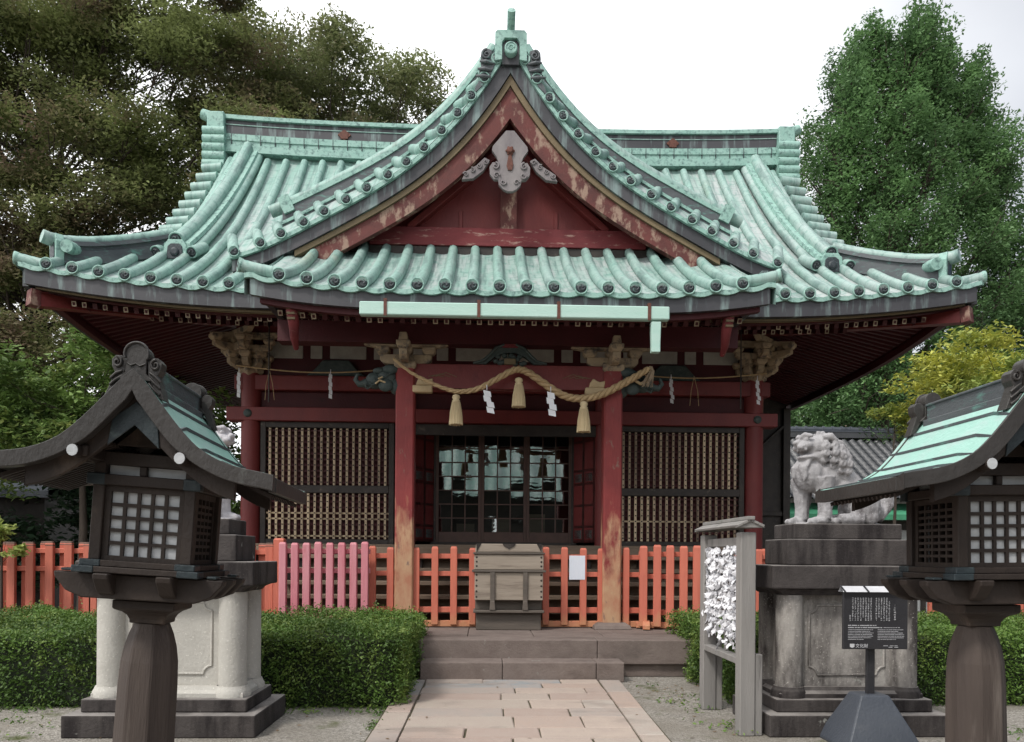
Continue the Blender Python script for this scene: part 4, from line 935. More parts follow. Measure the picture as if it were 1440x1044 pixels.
# ------------------------------------------------------------------ offering box
ob = thing('offering_box', 'weathered grey wooden offering box on a dark plinth between the fence panels', 'box', (0, 10.75, .46))
bx0, bx1 = XA(667, 10.5), XA(765, 10.5); xm = (bx0+bx1)/2; hw = (bx1-bx0)/2
b = MB(); b.box(xm-hw*.94, xm+hw*.94, 10.55, 11.0, .46, .70); b.build('plinth', M['boxd'], ob, bevel=.008)
b = MB(); b.box(xm-hw*1.02, xm+hw*1.02, 10.47, 11.05, .701, .735); b.box(xm-hw*.97, xm+hw*.97, 10.62, 11.0, .735, .87); b.build('base_board', M['boxd'], ob, bevel=.006)
b = MB()
b.box(xm-hw*.985, xm+hw*.985, 10.50, 11.02, .872, 1.255); b.box(xm-hw*1.0, xm+hw*1.0, 10.52, 11.0, 1.29, 1.50)
b.prism([(xm-hw*.98, 1.53), (xm+hw*.98, 1.53), (xm+hw*.95, 1.645), (xm-hw*.95, 1.645)], 10.54, 10.98); b.build('box_body', M['boxw'], ob, bevel=.008)
b = MB(); b.box(xm-hw*1.06, xm+hw*1.06, 10.47, 11.04, 1.256, 1.288); b.box(xm-hw*1.03, xm+hw*1.03, 10.50, 11.02, 1.502, 1.528)
for s in (-1, 1):
    b.box(xm+s*hw*.47-.032, xm+s*hw*.47+.032, 10.47, 10.5, .76, 1.255); b.prism([(xm+s*hw*.47-.04, .736), (xm+s*hw*.47+.04, .736), (xm+s*hw*.47+.03, .86), (xm+s*hw*.47-.03, .86)], 10.46, 10.5)
b.build('box_frame', M['boxd'], ob, bevel=.005)
b = MB()
for s in (-1, 1):
    for z in list(np.linspace(.92, 1.22, 5))+[1.34, 1.40, 1.46]: b.sphere((xm+s*hw*.93, 10.5 if z < 1.27 else 10.52, z), (.014, .008, .014), 8, 5)
    b.prism([(xm+s*hw*.93, 1.53), (xm+s*hw*.80, 1.645), (xm+s*hw*.95, 1.645)][::s], 10.533, 10.54)
b.prism([(xm-.09, 1.645), (xm-.07, 1.61), (xm-.02, 1.585), (xm, 1.57), (xm+.02, 1.585), (xm+.07, 1.61), (xm+.09, 1.645)], 10.53, 10.54)
b.build('iron_fitting', M['black'], ob)
# ------------------------------------------------------------------ lanterns
def make_lantern(label):
    t = thing('wooden_lantern', label, 'lantern', (0, 0, 0), 'roofed wooden lanterns flanking the path')
    b = MB(); o8 = PI/8
    b.lathe([(.160, 0), (.153, .5), (.149, .80), (.143, .93), (.131, 1.01), (.112, 1.08), (.090, 1.135)], 8, (0, 0, 0), o8, smooth=False); b.build('pole', M['lpole'], t, bevel=.006)
    b = MB(); pr = [(.088, 1.14), (.090, 1.17), (.100, 1.2), (.12, 1.225), (.15, 1.245), (.155, 1.25), (.155, 1.31)]; b.sqlathe([(r, r, z) for r, z in pr]); b.build('capital', M['lw'], t, bevel=.004)
    b = MB()
    for Mx in (Matrix.Identity(4), Matrix.Rotation(PI/2, 4, 'Z')):
        for o in (-.2, 0, .2) if Mx == Matrix.Identity(4) else (-.15, .15):
            e_ = .415 if Mx == Matrix.Identity(4) else .34
            b.prism([(-e_, 1.415), (-e_+.005, 1.395), (-e_+.06, 1.345), (-e_+.14, 1.32), (e_-.14, 1.32), (e_-.06, 1.345), (e_-.005, 1.395), (e_, 1.415)], o-.038, o+.038, Mx if Mx != Matrix.Identity(4) else Matrix.Translation((0, 0, -.003)))
    b.build('bracket_arm', M['lw'], t, bevel=.006)
    b = MB(); b.mat(0).box(-.30, .30, -.30, .30, 1.418, 1.465); b.box(-.275, .275, -.275, .275, 1.466, 1.515)
    b.mat(1)
    for sx_ in (-1, 1):
        for sy in (-1, 1):
            b.box(*sorted((sx_*.305, sx_*.2)), *sorted((sy*.305, sy*.2)), 1.415, 1.467); b.box(*sorted((sx_*.28, sx_*.18)), *sorted((sy*.28, sy*.18)), 1.465, 1.517)
            b.box(*sorted((sx_*.38, sx_*.33)), *sorted((sy*.24, sy*.16)), 1.416, 1.436)
    b.build('platform_frame', [M['lw'], M['lbronze']], t, bevel=.004)
    w = .225
    for sx_ in (-1, 1):
        for sy in (-1, 1): b = MB(); b.box(*sorted((sx_*(w+.025), sx_*(w-.03))), *sorted((sy*(w+.025), sy*(w-.03))), 1.515, 2.02); b.build('corner_post', M['lw'], t, bevel=.004)
    for k in range(4):
        Mx = Matrix.Rotation(k*PI/2, 4, 'Z'); b = MB(); p = MB(); nx, nz = (5, 5) if k % 2 == 0 else (5, 9)
        x0, x1, z0, z1 = -w+.03, w-.03, 1.545, 1.845; fr = .028
        b.box(x0, x1, -w-.005, -w+.02, 1.516, z0, Mx); b.box(x0, x1, -w-.005, -w+.02, z1, 1.872, Mx)
        b.box(x0, x0+fr, -w-.002, -w+.02, z0, z1, Mx); b.box(x1-fr, x1, -w-.002, -w+.02, z0, z1, Mx)
        xa, xb = x0+fr, x1-fr; bw = .0085 if k % 2 == 0 else .007
        for i in range(1, nx): x = xa+(xb-xa)*i/nx; b.box(x-bw, x+bw, -w+.002, -w+.016, z0, z1, Mx)
        for j in range(1, nz): z = z0+(z1-z0)*j/nz; b.box(xa, xb, -w+.003, -w+.015, z-bw, z+bw, Mx)
        f = b.build('lattice_window', M['lw'], t)
        if k % 2 == 0: p.box(xa, xb, -w+.018, -w+.021, z0, z1, Mx); p.build('paper_screen', M['paper'], f)
    b = MB(); b.box(-.19, .19, -.19, .19, 1.52, 1.53); b.box(-.195, .195, .1, .104, 1.53, 1.87); b.build('floor_board', M['lw'], t)
    b = MB(); b.mat(0).box(-.275, .275, -.262, -.215, 1.873, 1.925); b.box(-.275, .275, .215, .262, 1.873, 1.925); b.box(-.262, -.215, -.214, .214, 1.875, 1.923); b.box(.215, .262, -.214, .214, 1.875, 1.923)
    b.mat(1)
    for sx_ in (-1, 1):
        for sy in (-1, 1): b.box(*sorted((sx_*.278, sx_*.19)), *sorted((sy*.265, sy*.212)), 1.871, 1.927)
    b.mat(0).box(-.33, .33, -.25, -.2, 1.985, 2.06); b.box(-.33, .33, .2, .25, 1.985, 2.06); b.box(-.26, -.2, -.46, .46, 2.0, 2.06); b.box(.2, .26, -.46, .46, 2.0, 2.06)
    b.box(-.035, -.0, -.24, -.21, 1.926, 1.984)
    b.build('tie_beam', [M['lw'], M['lbronze']], t, bevel=.004)
    b = MB(); b.box(-.19, .19, -.205, -.2, 1.927, 1.984); b.box(-.2, -.195, -.19, .19, 1.927, 1.99); b.box(.195, .2, -.19, .19, 1.927, 1.99); b.box(-.19, .19, .2, .205, 1.927, 1.984); b.build('paper_screen', M['paper'], t)
    rp = [(0, 2.36), (.05, 2.345), (.12, 2.27), (.22, 2.165), (.34, 2.075), (.48, 2.005), (.62, 1.955), (.74, 1.93), (.84, 1.925)]
    RX = [p[0] for p in rp]; RZ = [p[1] for p in rp]; rc = np.polyfit(RX, RZ, 4)
    def zr(x): return float(np.polyval(rc, abs(x)))
    yl = .50; xs = np.linspace(-.84, .84, 57)
    b = MB(); b.mat(0).grid(lambda y, x: (x, y, zr(x)+.008*(1 if abs(y) > yl-.02 else 0)), np.linspace(-yl, yl, 9), xs)
    for s in (-1, 1):                            # lapped copper sheets: raised seams
        for k, x in enumerate((.14, .255, .375, .50, .625, .745)):
            sg = (zr(x+.01)-zr(x-.01))/.02; yy = -yl+.16
            b.mat(1).bar((s*x, yy, zr(x)+.006), (s*x, yl, zr(x)+.006), .012, .014); b.bar((s*(x+.0), yy, zr(x)+.006), (s*(x+.035), -yl, zr(x+.035)+.006), .012, .014)
    rf = b.build('copper_roof', [M['lroof'], M['bank']], t)
    b = MB()
    th = lambda x: .085*math.sqrt(1+((zr(abs(x)+.01)-zr(abs(x)-.01 if abs(x) > .01 else 0))/.02)**2)*(1-.25*abs(x)/.84)
    for y0, y1 in ((-yl-.004, -yl+.06), (yl-.06, yl+.004)):
        vs = []
        for x in xs: vs += [(x, y0, zr(x)+.012), (x, y0, zr(x)-th(x)), (x, y1, zr(x)-th(x)), (x, y1, zr(x)-.004)]
        b.add(vs, [(i*4+j, i*4+(j+1) % 4, (i+1)*4+(j+1) % 4, (i+1)*4+j) for i in range(56) for j in range(4)]+[(0, 1, 2, 3), (227, 226, 225, 224)])
    for s in (-1, 1): b.box(*sorted((s*.846, s*.80)), -yl+.06, yl-.06, zr(.84)-.07, zr(.84)+.0)
    b.grid(lambda y, x: (x, y, zr(x)-.055), np.linspace(-yl+.05, yl-.05, 3), xs)
    b.build('roof_fascia', M['lfascia'], rf, bevel=.003)
    for y0, y1 in ((-yl+.07, -yl+.105), (yl-.105, yl-.07)):
        b = MB(); b.mat(0); x2 = np.linspace(-.6, .6, 41); vs = []
        for x in x2: vs += [(x, y0, zr(x)-th(x)+.02), (x, y0, zr(x)-th(x)-.085), (x, y1, zr(x)-th(x)-.085), (x, y1, zr(x)-th(x)+.02)]
        b.add(vs, [(i*4+j, i*4+(j+1) % 4, (i+1)*4+(j+1) % 4, (i+1)*4+j) for i in range(40) for j in range(4)]+[(0, 1, 2, 3), (163, 162, 161, 160)])
        if y0 < 0: b.mat(1).prism([(-.13, zr(.13)-.10), (0, zr(0)-.13), (.13, zr(.13)-.10), (.15, zr(.15)-.21), (0, zr(0)-.235), (-.15, zr(.15)-.21)], -yl+.062, -yl+.07)
        b.build('bargeboard', [M['lw'], M['lbronze']], rf, bevel=.003)
    for y0, y1 in ((-.24, -.2), (.2, .24)): b = MB(); b.prism([(-.2, 2.06), (.2, 2.06), (0, 2.2)], y0, y1); b.build('gable_board', M['lw'], rf, bevel=.003)
    for s in (-1, 1):
        b = MB(); b.mat(0).tube([(s*.30, -yl-.012, zr(.30)-.125), (s*.30, yl-.04, zr(.30)-.125)], .034, 14); b.mat(1).tube([(s*.30, -yl-.017, zr(.30)-.125), (s*.30, -yl-.0121, zr(.30)-.125)], .031, 14)
        b.build('purlin', [M['lw'], M['paper']], rf)
    for s in (-1, 1):
        b = MB()
        for y in np.arange(-yl+.14, yl-.1, .045): b.bar((s*.18, y, zr(.22)-.12), (s*.80, y, zr(.82)-.09), .016, .02)
        b.build('rafters', M['lw'], rf)
    b = MB(); b.mat(0).box(-.055, .055, -yl+.12, yl-.12, 2.30, 2.43); b.box(-.068, .068, -yl+.12, yl-.12, 2.425, 2.445); b.box(-.085, .085, -yl+.12, yl-.12, 2.28, 2.335)
    b.build('ridge_box', M['bank'], rf, bevel=.004)
    for s in (-1, 1):
        b = MB(); y = s*(yl-.07); arc = [(.075*math.cos(a), 2.475+.075*math.sin(a)) for a in np.linspace(-.5, PI+.5, 19)]
        b.mat(0).prism(arc+[(-.07, 2.36), (-.12, 2.33), (.12, 2.33), (.07, 2.36)], y-.045, y+.045)
        b.mat(0).tube([(.078*math.cos(a), y-s*-.046, 2.475+.078*math.sin(a)) for a in np.linspace(-.4, PI+.4, 19)], .01, 6)
        for q in (-1, 1):
            pts = [(.07, 2.43), (.10, 2.46), (.14, 2.46), (.165, 2.43), (.16, 2.39), (.14, 2.36), (.165, 2.31), (.20, 2.25), (.155, 2.26), (.115, 2.31), (.08, 2.34)]
            b.prism([(q*x, z) for x, z in pts][::q], y-.035, y+.035); spiral(b, (q*.125, 2.415), .032, 1.4, y+s*.04, .011, q, PI/2)
            for k in range(3): b.tube([(q*.09, y+s*.037, 2.37-.025*k), (q*.125, y+s*.045, 2.355-.03*k), (q*.165, y+s*.037, 2.33-.028*k)], .008, 5)
        for q in (-.03, .03): b.tube([(q-.03, y+s*.046, 2.415), (q, y+s*.05, 2.40), (q+.03, y+s*.046, 2.415)], .006, 5)
        b.build('ridge_end_tile', M['lfascia'], rf, bevel=.004)
    ri = [1.7, 1.925, 2.06, 2.36, 2.43, 2.55, 2.6]; ro = [1.685, 1.915, 2.035, 2.36, 2.42, 2.505, 2.54]
    zi = [0, 1.135, 1.31, 1.415, 1.517, 1.545, 1.845, 1.872, 1.925, 1.985, 2.06, 2.36, 2.6]; zo = [0, 1.12, 1.245, 1.385, 1.452, 1.475, 1.80, 1.83, 1.885, 1.935, 2.0, 2.315, 2.56]
    for o in t.children_recursive:
        rp_ = o == rf or o.parent == rf
        for v in o.data.vertices:
            v.co.z = float(np.interp(v.co.z, ri, ro)) if rp_ else float(np.interp(v.co.z, zi, zo))
            if rp_: v.co.x *= .70 if o.name.startswith('ridge_end') else .81
    return t
ln = make_lantern('roofed wooden lantern leaning slightly left of the path in front of the pale pedestal')
ln.location = (-2.19, 4.2, 0); ln.rotation_euler = (0, R(3.6), R(4.0))
l2 = copy_tree(ln); l2['label'] = 'roofed wooden lantern with bright green copper roof at the right edge beside the black sign'
l2.location = (2.425, 4.2, 0); l2.rotation_euler = (0, R(-.8), R(0))
# ------------------------------------------------------------------ lion dogs on pedestals
def pedestal(label, cx, mbody, y0):
    t = thing('stone_pedestal', label, 'pedestal', (cx, y0+.55, 0), 'stone pedestals of the two lion dogs')
    def ring(nm, m, lst, bev=.012):
        b = MB()
        for hx, ya, yb, za, zb in lst: b.box(cx-hx, cx+hx, y0+ya*.84, y0+yb*.84, za, zb)
        return b.build(nm, m, t, bevel=bev, seg=2)
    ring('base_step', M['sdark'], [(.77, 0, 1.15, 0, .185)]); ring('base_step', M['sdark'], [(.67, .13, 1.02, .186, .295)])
    b = MB(); prof = [(.62, .31, .296), (.62, .31, .33), (.59, .28, .355), (.575, .265, .385)]
    b.sqlathe(prof, (cx, y0+.483, 0)); 
    for sx_ in (-1, 1):
        for sy in (-1, 1): b.lathe([(.15, .296), (.15, .335), (.135, .36), (.125, .385)], 18, (cx+sx_*.50, y0+.483+sy*.20, 0))
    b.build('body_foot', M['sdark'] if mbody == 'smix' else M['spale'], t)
    b = MB(); b.box(cx-.53, cx+.53, y0+.27, y0+.69, .386, 1.17)
    for sx_ in (-1, 1):
        for sy in (-1, 1): b.tube([(cx+sx_*.50, y0+.483+sy*.20, .386), (cx+sx_*.50, y0+.483+sy*.20, 1.17)], .115, 22)
    body = b.build('pedestal_body', M[mbody], t)
    b = MB(); yy = y0+.268; x_, z_, r_ = .33, .0, .05; zc, hz = .78, .30
    pts = []; rr = .07                            # frame line with inset round corners
    for sx_, sz in ((1, 1), (-1, 1), (-1, -1), (1, -1)):
        arc = [(sx_*(x_-rr*math.cos(a)), sz*(hz-rr*math.sin(a))) for a in np.linspace(0, PI/2, 6)]
        pts += arc if sx_*sz < 0 else arc[::-1]
    # walk the outline counter-clockwise
    pts = [(cx+p_[0], yy, zc+p_[1]) for p_ in pts]; pts.append(pts[0]); b.tube(pts, .011, 6, caps=False)
    b.build('panel_moulding', M[mbody], body)
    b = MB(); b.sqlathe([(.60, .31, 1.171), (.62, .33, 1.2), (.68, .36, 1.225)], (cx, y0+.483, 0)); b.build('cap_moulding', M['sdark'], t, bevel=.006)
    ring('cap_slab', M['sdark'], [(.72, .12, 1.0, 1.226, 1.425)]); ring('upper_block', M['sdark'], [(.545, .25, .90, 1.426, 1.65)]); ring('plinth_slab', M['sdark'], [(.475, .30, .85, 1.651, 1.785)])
    return t
PL, PR_ = (-2.95, 6.27), (2.80, 6.27)
pedestal('pale cream bodied stone pedestal behind the left lantern', PL[0], 'spale', PL[1])
pedestal('dark stained mottled stone pedestal behind the black sign on the right', PR_[0], 'smix', PR_[1])
def lion(name, label, cx, cy, z, s, mat, mouth):
    b = MB(); P = lambda x, y, zz: Vector((cx-s*x, cy+y, z+zz))     # x forward
    def e(x, y, zz, r): b.sphere(P(x, y, zz), r, 14, 10)
    def tb(pts, r): b.tube([P(*p) for p in pts], r, 10)
    e(.27, 0, .45, (.14, .15, .16)); e(.12, 0, .43, (.18, .145, .17)); e(-.04, 0, .34, (.18, .14, .155)); e(-.20, 0, .20, (.16, .165, .18)); e(-.27, 0, .12, (.13, .15, .11))
    e(.23, -.02, .69, (.14, .14, .105)); e(.335, -.06, .695, (.085, .105, .05)); e(.31, -.06, .592, (.085, .10, .03)); e(.22, -.03, .61, (.11, .12, .08))
    for k in range(7): e(.395-.012*abs(k-3), -.145+.028*k, .655, (.014, .013, .016))     # teeth
    e(.415, -.07, .72, (.028, .046, .026)); e(.375, -.07, .735, (.05, .03, .022))
    for q in (-.065, .065):
        e(.345, -.05+q, .745, (.028, .03, .022)); tb([(.385, -.05+q*.4, .762), (.355, -.05+q, .785), (.30, -.05+q*1.6, .775)], [.022, .026, .014]); e(.385, -.065+q*.8, .68, (.04, .04, .03))
    for sy in (-1, 1): tb([(.20, sy*.12-.02, .765), (.15, sy*.155-.02, .77), (.10, sy*.16-.02, .73)], [.035, .032, .014])
    if mouth == 'ear': tb([(.17, -.1, .77), (.15, -.12, .82), (.14, -.12, .86)], [.045, .03, .008])
    for ring_, (cx_, cz_, rr, n) in enumerate(((.19, .66, .155, 11), (.12, .63, .175, 12), (.05, .58, .175, 12), (-.01, .52, .155, 11))):
        for k in range(n):
            a = -.75+(PI+1.5)*k/(n-1)+(.13 if ring_ % 2 else 0); yy, zz = rr*math.cos(a), rr*math.sin(a)*.85
            c0 = (cx_, yy-.01, cz_+zz); q = .036
            pts = [(c0[0]+q*.9*(1-t*.75)*math.cos(t*7+1), c0[1]+(.010 if yy < 0 else -.010)*-1*t*2, c0[2]+q*.9*(1-t*.75)*math.sin(t*7+1)) for t in np.linspace(0, 1, 9)]
            tb(pts, [.022-.010*t for t in np.linspace(0, 1, 9)]); e(c0[0], c0[1]*.93, c0[2]-.005, (.032, .03, .032))
    for k in range(9): tb([(.35-.010*abs(k-4), -.12+.03*k, .575), (.405-.012*abs(k-4), -.128+.032*k, .50), (.40-.012*abs(k-4), -.125+.031*k, .42), (.37, -.12+.03*k, .37+.02*(k % 2))], [.022, .025, .018, .006])
    for y in (-.10, .08):
        xx = .17 if y < 0 else .30
        tb([(xx+.01, y, .42), (xx, y, .30), (xx-.005, y, .16), (xx, y, .05)], [.095, .076, .062, .064]); tb([(xx-.06, y, .3), (xx-.06, y, .2), (xx-.05, y, .13)], [.035, .026, .008])
        e(xx+.045, y, .036, (.085, .066, .038))
        for k in (-1, 0, 1): e(xx+.105, y+.038*k, .03, (.036, .020, .03))
        tb([(xx+.0, y-.055, .115), (xx+.04, y, .11), (xx+.0, y+.055, .115)], [.022, .024, .022])
        e(-.18, y*1.3, .15, (.14, .07, .14)); tb([(-.14, y*1.5, .055), (-.02, y*1.55, .05), (.06, y*1.55, .045)], [.06, .052, .05])
        for k in (-1, 0, 1): e(.10, y*1.55+.034*k, .032, (.036, .019, .03))
        e(-.22, y*1.5, .07, (.07, .05, .07))
    tb([(-.34, 0, .06), (-.40, 0, .16), (-.42, 0, .28), (-.38, 0, .40)], [.06, .08, .075, .03])
    for k in range(6): tb([(-.35, -.06+.024*k, .06), (-.43, -.07+.028*k, .18), (-.44, -.06+.024*k, .30+.02*(k % 2)), (-.40, -.05+.02*k, .40)], [.03, .036, .03, .01])
    e(0, 0, .012, (.40, .14, .014))
    o = b.build(name, M[mat], None, origin=(cx, cy, z)); tag(o, label, 'statue', 'stone lion dogs guarding the path')
    rm = o.modifiers.new('remesh', 'REMESH'); rm.mode = 'VOXEL'; rm.voxel_size = .0082; rm.use_smooth_shade = True
    sm = o.modifiers.new('smooth', 'SMOOTH'); sm.factor = .5; sm.iterations = 1
    tx = bpy.data.textures.get('chips') or bpy.data.textures.new('chips', 'CLOUDS'); tx.noise_scale = .035; tx.noise_depth = 4
    dm = o.modifiers.new('chips', 'DISPLACE'); dm.texture = tx; dm.strength = .009; dm.mid_level = .5
    return o
lion('lion_dog_statue', 'grey weathered stone lion dog facing left on the dark right pedestal', PR_[0]+.02, PR_[1]+.483, 1.78, 1, 'statue', '')
lion('lion_dog_statue', 'whitish stone lion dog facing right half hidden behind the left lantern', PL[0]+.02, PL[1]+.483, 1.78, -1, 'statuep', 'ear')
# ------------------------------------------------------------------ rack of tied paper fortunes
XR, YR0, YR1 = 1.86, 6.38, 7.46
rk = thing('fortune_rack', 'grey wooden rack with a small ridged roof on two legs right of the path', 'rack', (XR, 6.95, 0))
for y in (YR0, YR1):
    b = MB(); b.box(XR-.065, XR+.065, y-.065, y+.065, 0, 1.70); b.build('post', M['greyw'], rk, bevel=.008)
    b = MB(); b.box(XR+.067, XR+.13, y-.05, y+.05, 0, .68); b.build('brace_post', M['greyw'], rk, bevel=.006)
b = MB(); b.box(XR-.06, XR+.04, YR0+.066, YR1-.066, .585, .64); b.build('lower_rail', M['greyw'], rk, bevel=.005)
b = MB(); b.box(XR-.03, XR+.03, YR0+.066, YR1-.066, 1.585, 1.66); b.box(XR+.0, XR+.03, 6.91, 6.97, .64, 1.585); b.build('upper_rail', M['greyw'], rk, bevel=.005)
b = MB()
for s in (-1, 1):
    for k in range(3):
        y0_, y1_ = YR0-.12, YR1+.10
        b.bar((XR+s*(.0+.045*k), y0_, 1.80-.021*k), (XR+s*(.0+.045*k), y1_, 1.80-.021*k), .048, .022, (s*.45, 0, 1))
b.bar((XR, YR0-.13, 1.815), (XR, YR1+.11, 1.815), .06, .03)
for y in (YR0-.09, YR1+.07): b.prism([(-.125, 1.735), (.125, 1.735), (0, 1.79)], -.015, .015, Matrix.Translation((XR, y, 0)))
b.build('rack_roof', M['greyw'], rk, bevel=.003)
b = MB()
for k in range(11): z = .74+.082*k; b.tube([(XR, YR0+.06, z), (XR, YR1-.06, z)], .003, 5)
b.build('string', M['bark'], rk)
pm = []
for v in range(6):
    r_ = random.Random(50+v); b = MB()
    for q in (-1, 1):
        a = q*r_.uniform(.25, .9); l = r_.uniform(.055, .085); w = .015; x0_ = 0
        pts = [Vector((0, 0, 0)), Vector((-.02-r_.uniform(0, .02), q*.02+.3*math.sin(a)*l, -.45*l)), Vector((-.012-r_.uniform(0, .03), math.sin(a)*l, -math.cos(a)*l))]
        for i in range(2):
            p, u_ = pts[i], pts[i+1]; sw = Vector((0, math.cos(a)*w, math.sin(a)*w)); tw = Vector((r_.uniform(-.01, .01), 0, 0))
            b.add([p-sw, p+sw, u_+sw+tw, u_-sw-tw], [(0, 1, 2, 3)])
    b.sphere((-.012, 0, -.002), (.014, .02, .016), 6, 4); b.add([Vector((-.02, -.028, .012)), Vector((-.026, .026, .02)), Vector((-.014, .03, -.016)), Vector((-.016, -.025, -.02))], [(0, 1, 2, 3)])
    pm.append(b.mesh('paper_fortune', M['white']))
nf = 0
for k in range(11):
    z = .74+.082*k
    for i in range(24):
        if nf >= 250: break
        y = YR0+.10+(YR1-YR0-.20)*(i+rnd.uniform(-.3, .3))/23
        if abs(y-6.94) < .035 or (k == 0 and rnd.random() < .72) or (k == 1 and rnd.random() < .3) or (z > 1.0 and rnd.random() < .05): continue
        o = bpy.data.objects.new('paper_fortune', rnd.choice(pm)); C.objects.link(o); o.location = (XR-.006+rnd.uniform(-.012, .012), y, z+rnd.uniform(-.012, .012)); o.rotation_euler = (rnd.uniform(-.5, .5), rnd.uniform(-.4, .4), rnd.uniform(-.6, .6)); o.scale = [rnd.uniform(.9, 1.35)]*3
        tag(o, 'white paper fortune knotted on a string of the wooden rack', 'paper', 'white paper fortunes tied in the rack'); nf += 1
# ------------------------------------------------------------------ information sign
ys = 5.95; sg = thing('information_sign', 'black information board with white lettering on a grey pyramid stand', 'sign', (XA(1233, ys), ys, 0))
xc = XA(1236, ys)+.03
b = MB(); b.sqlathe([(.30, .28, 0), (.295, .275, .03), (.12, .11, .395), (.11, .10, .41)], (xc, ys+.1, 0)); b.build('pyramid_stand', M['metal'], sg, bevel=.012, seg=2)
b = MB(); b.box(xc-.033, xc+.033, ys+.07, ys+.10, .40, .85); b.build('pole', M['board'], sg, bevel=.004)
zb, zt = ZA(912, ys), ZA(830, ys); b = MB(); b.box(xc-.258, xc+.258, ys, ys+.03, zb, zt); bd = b.build('board', M['board'], sg, bevel=.004)
b = MB(); b.mat(0).add([(xc-.275, ys-.03, zt+.0), (xc+.275, ys-.03, zt+.0), (xc+.275, ys+.015, zt+.045), (xc-.275, ys+.015, zt+.045), (xc-.275, ys+.06, zt), (xc+.275, ys+.06, zt)], [(0, 1, 2, 3), (3, 2, 5, 4), (0, 4, 5, 1)])
b.mat(1)
for q in (-.272, -.085, .10, .272): b.bar((xc+q+.012, ys-.033, zt+.001), (xc+q-.008, ys+.012, zt+.048), .012, .008)
b.build('rain_hood', [M['signtxt'], M['board']], sg)
b = MB(); yt = ys-.0015; Wd, Hd = .516, zt-zb; fx_ = lambda u: xc-.258+u*Wd; fz = lambda v: zt-v*Hd
def stroke(u0, v0, u1, v1): b.box(fx_(u0), fx_(u1), yt-.001, yt, fz(v1), fz(v0))
r_ = random.Random(9)
for ci in range(19):                             # columns of small characters (unreadable in the photograph too)
    u = .09+.0405*ci
    if ci in (9, 16): continue
    v = .10 if ci < 15 else (.10+.06*(ci-14)); big = ci == 17
    if ci == 18: continue
    vend = .50-(.06 if ci in (5, 11) else 0); hs = .033 if big else .024; v = .22 if big else v
    if ci == 0: v = .40
    while v < vend:
        w = .030 if big else .021
        for _ in range(3):
            if r_.random() < .5: vv = v+r_.uniform(0, hs*.8); stroke(u, vv, u+w, vv+.005)
            else: uu = u+r_.uniform(0, w*.8); stroke(uu, v, uu+.005, v+hs*.85)
        v += hs*1.22
for row, (v, ua, ub, h) in enumerate(((.575, .07, .50, .018), (.612, .07, .60, .018), (.616, .62, .86, .010))):
    u = ua
    while u < ub: w = r_.uniform(.008, .016); stroke(u, v+r_.uniform(0, .004), u+w, v+h); u += w+(.004 if r_.random() < .8 else .014)
for col in (0, 1):
    for k in range(7):
        u = .07+.46*col; e_ = u+(.40 if k < 6 else .28)-(.06*r_.random() if col == 0 else .08*(k == 1)); v = .655+.028*k
        while u < e_: w = r_.uniform(.006, .014); stroke(u, v, u+w, v+.009); u += w+(.004 if r_.random() < .8 else .010)
b.prism([(fx_(.10), fz(.905)), (fx_(.17), fz(.905)), (fx_(.17), fz(.96)), (fx_(.135), fz(.975)), (fx_(.10), fz(.96))], yt-.001, yt)
for k, (u, w) in enumerate(((.62, .07), (.72, .06), (.79, .05), (.70, .06), (.79, .06))): stroke(u, .935+.025*(k > 2), u+w, .943+.025*(k > 2))
b.build('lettering', M['signtxt'], bd)
tcu = bpy.data.curves.new('lettering', 'FONT'); tcu.body = '文化財'; tcu.size = .034; tcu.extrude = .0005; to = bpy.data.objects.new('lettering', tcu); C.objects.link(to); to.parent = bd; tcu.materials.append(M['signtxt']); bpy.context.view_layer.update()
tm = bpy.data.meshes.new_from_object(to.evaluated_get(bpy.context.evaluated_depsgraph_get())); bpy.data.objects.remove(to); to = bpy.data.objects.new('lettering', tm); C.objects.link(to); to.parent = bd
if not tm.materials: tm.materials.append(M['signtxt'])
to.location = Vector((fx_(.185), yt, fz(.967)))-ORIG[bd.name]; to.rotation_euler = (PI/2, 0, 0)
# ------------------------------------------------------------------ foliage
def leaves_obj(name, mat, pos, size, parent=None, origin=(0, 0, 0), up=.5, aspect=.55, seed=1):
    g = np.random.default_rng(seed); n = len(pos)
    nrm = g.normal(size=(n, 3)); nrm[:, 2] = np.abs(nrm[:, 2])+up; nrm /= np.linalg.norm(nrm, axis=1)[:, None]
    t = g.normal(size=(n, 3)); t -= nrm*(t*nrm).sum(1)[:, None]; t /= np.linalg.norm(t, axis=1)[:, None]; s = np.cross(nrm, t)
    L_ = size*g.uniform(.6, 1.3, n)[:, None]; w = L_*aspect
    bend = nrm*L_*g.uniform(-.25, .25, n)[:, None]
    v = np.stack([pos-t*L_, pos+s*w*.8+bend, pos+t*L_, pos-s*w*.8+bend], 1).reshape(-1, 3)-np.array(origin)
    me = bpy.data.meshes.new(name); me.vertices.add(4*n); me.vertices.foreach_set('co', v.astype(np.float32).ravel())
    me.loops.add(4*n); me.loops.foreach_set('vertex_index', np.arange(4*n, dtype=np.int32)); me.polygons.add(n)
    me.polygons.foreach_set('loop_start', np.arange(0, 4*n, 4, dtype=np.int32)); me.polygons.foreach_set('loop_total', np.full(n, 4, dtype=np.int32))
    me.materials.append(mat); me.update(calc_edges=True); me.validate()
    o = bpy.data.objects.new(name, me); C.objects.link(o)
    if parent: o.parent = parent
    else: o.location = origin
    ORIG[o.name] = Vector(origin); return o
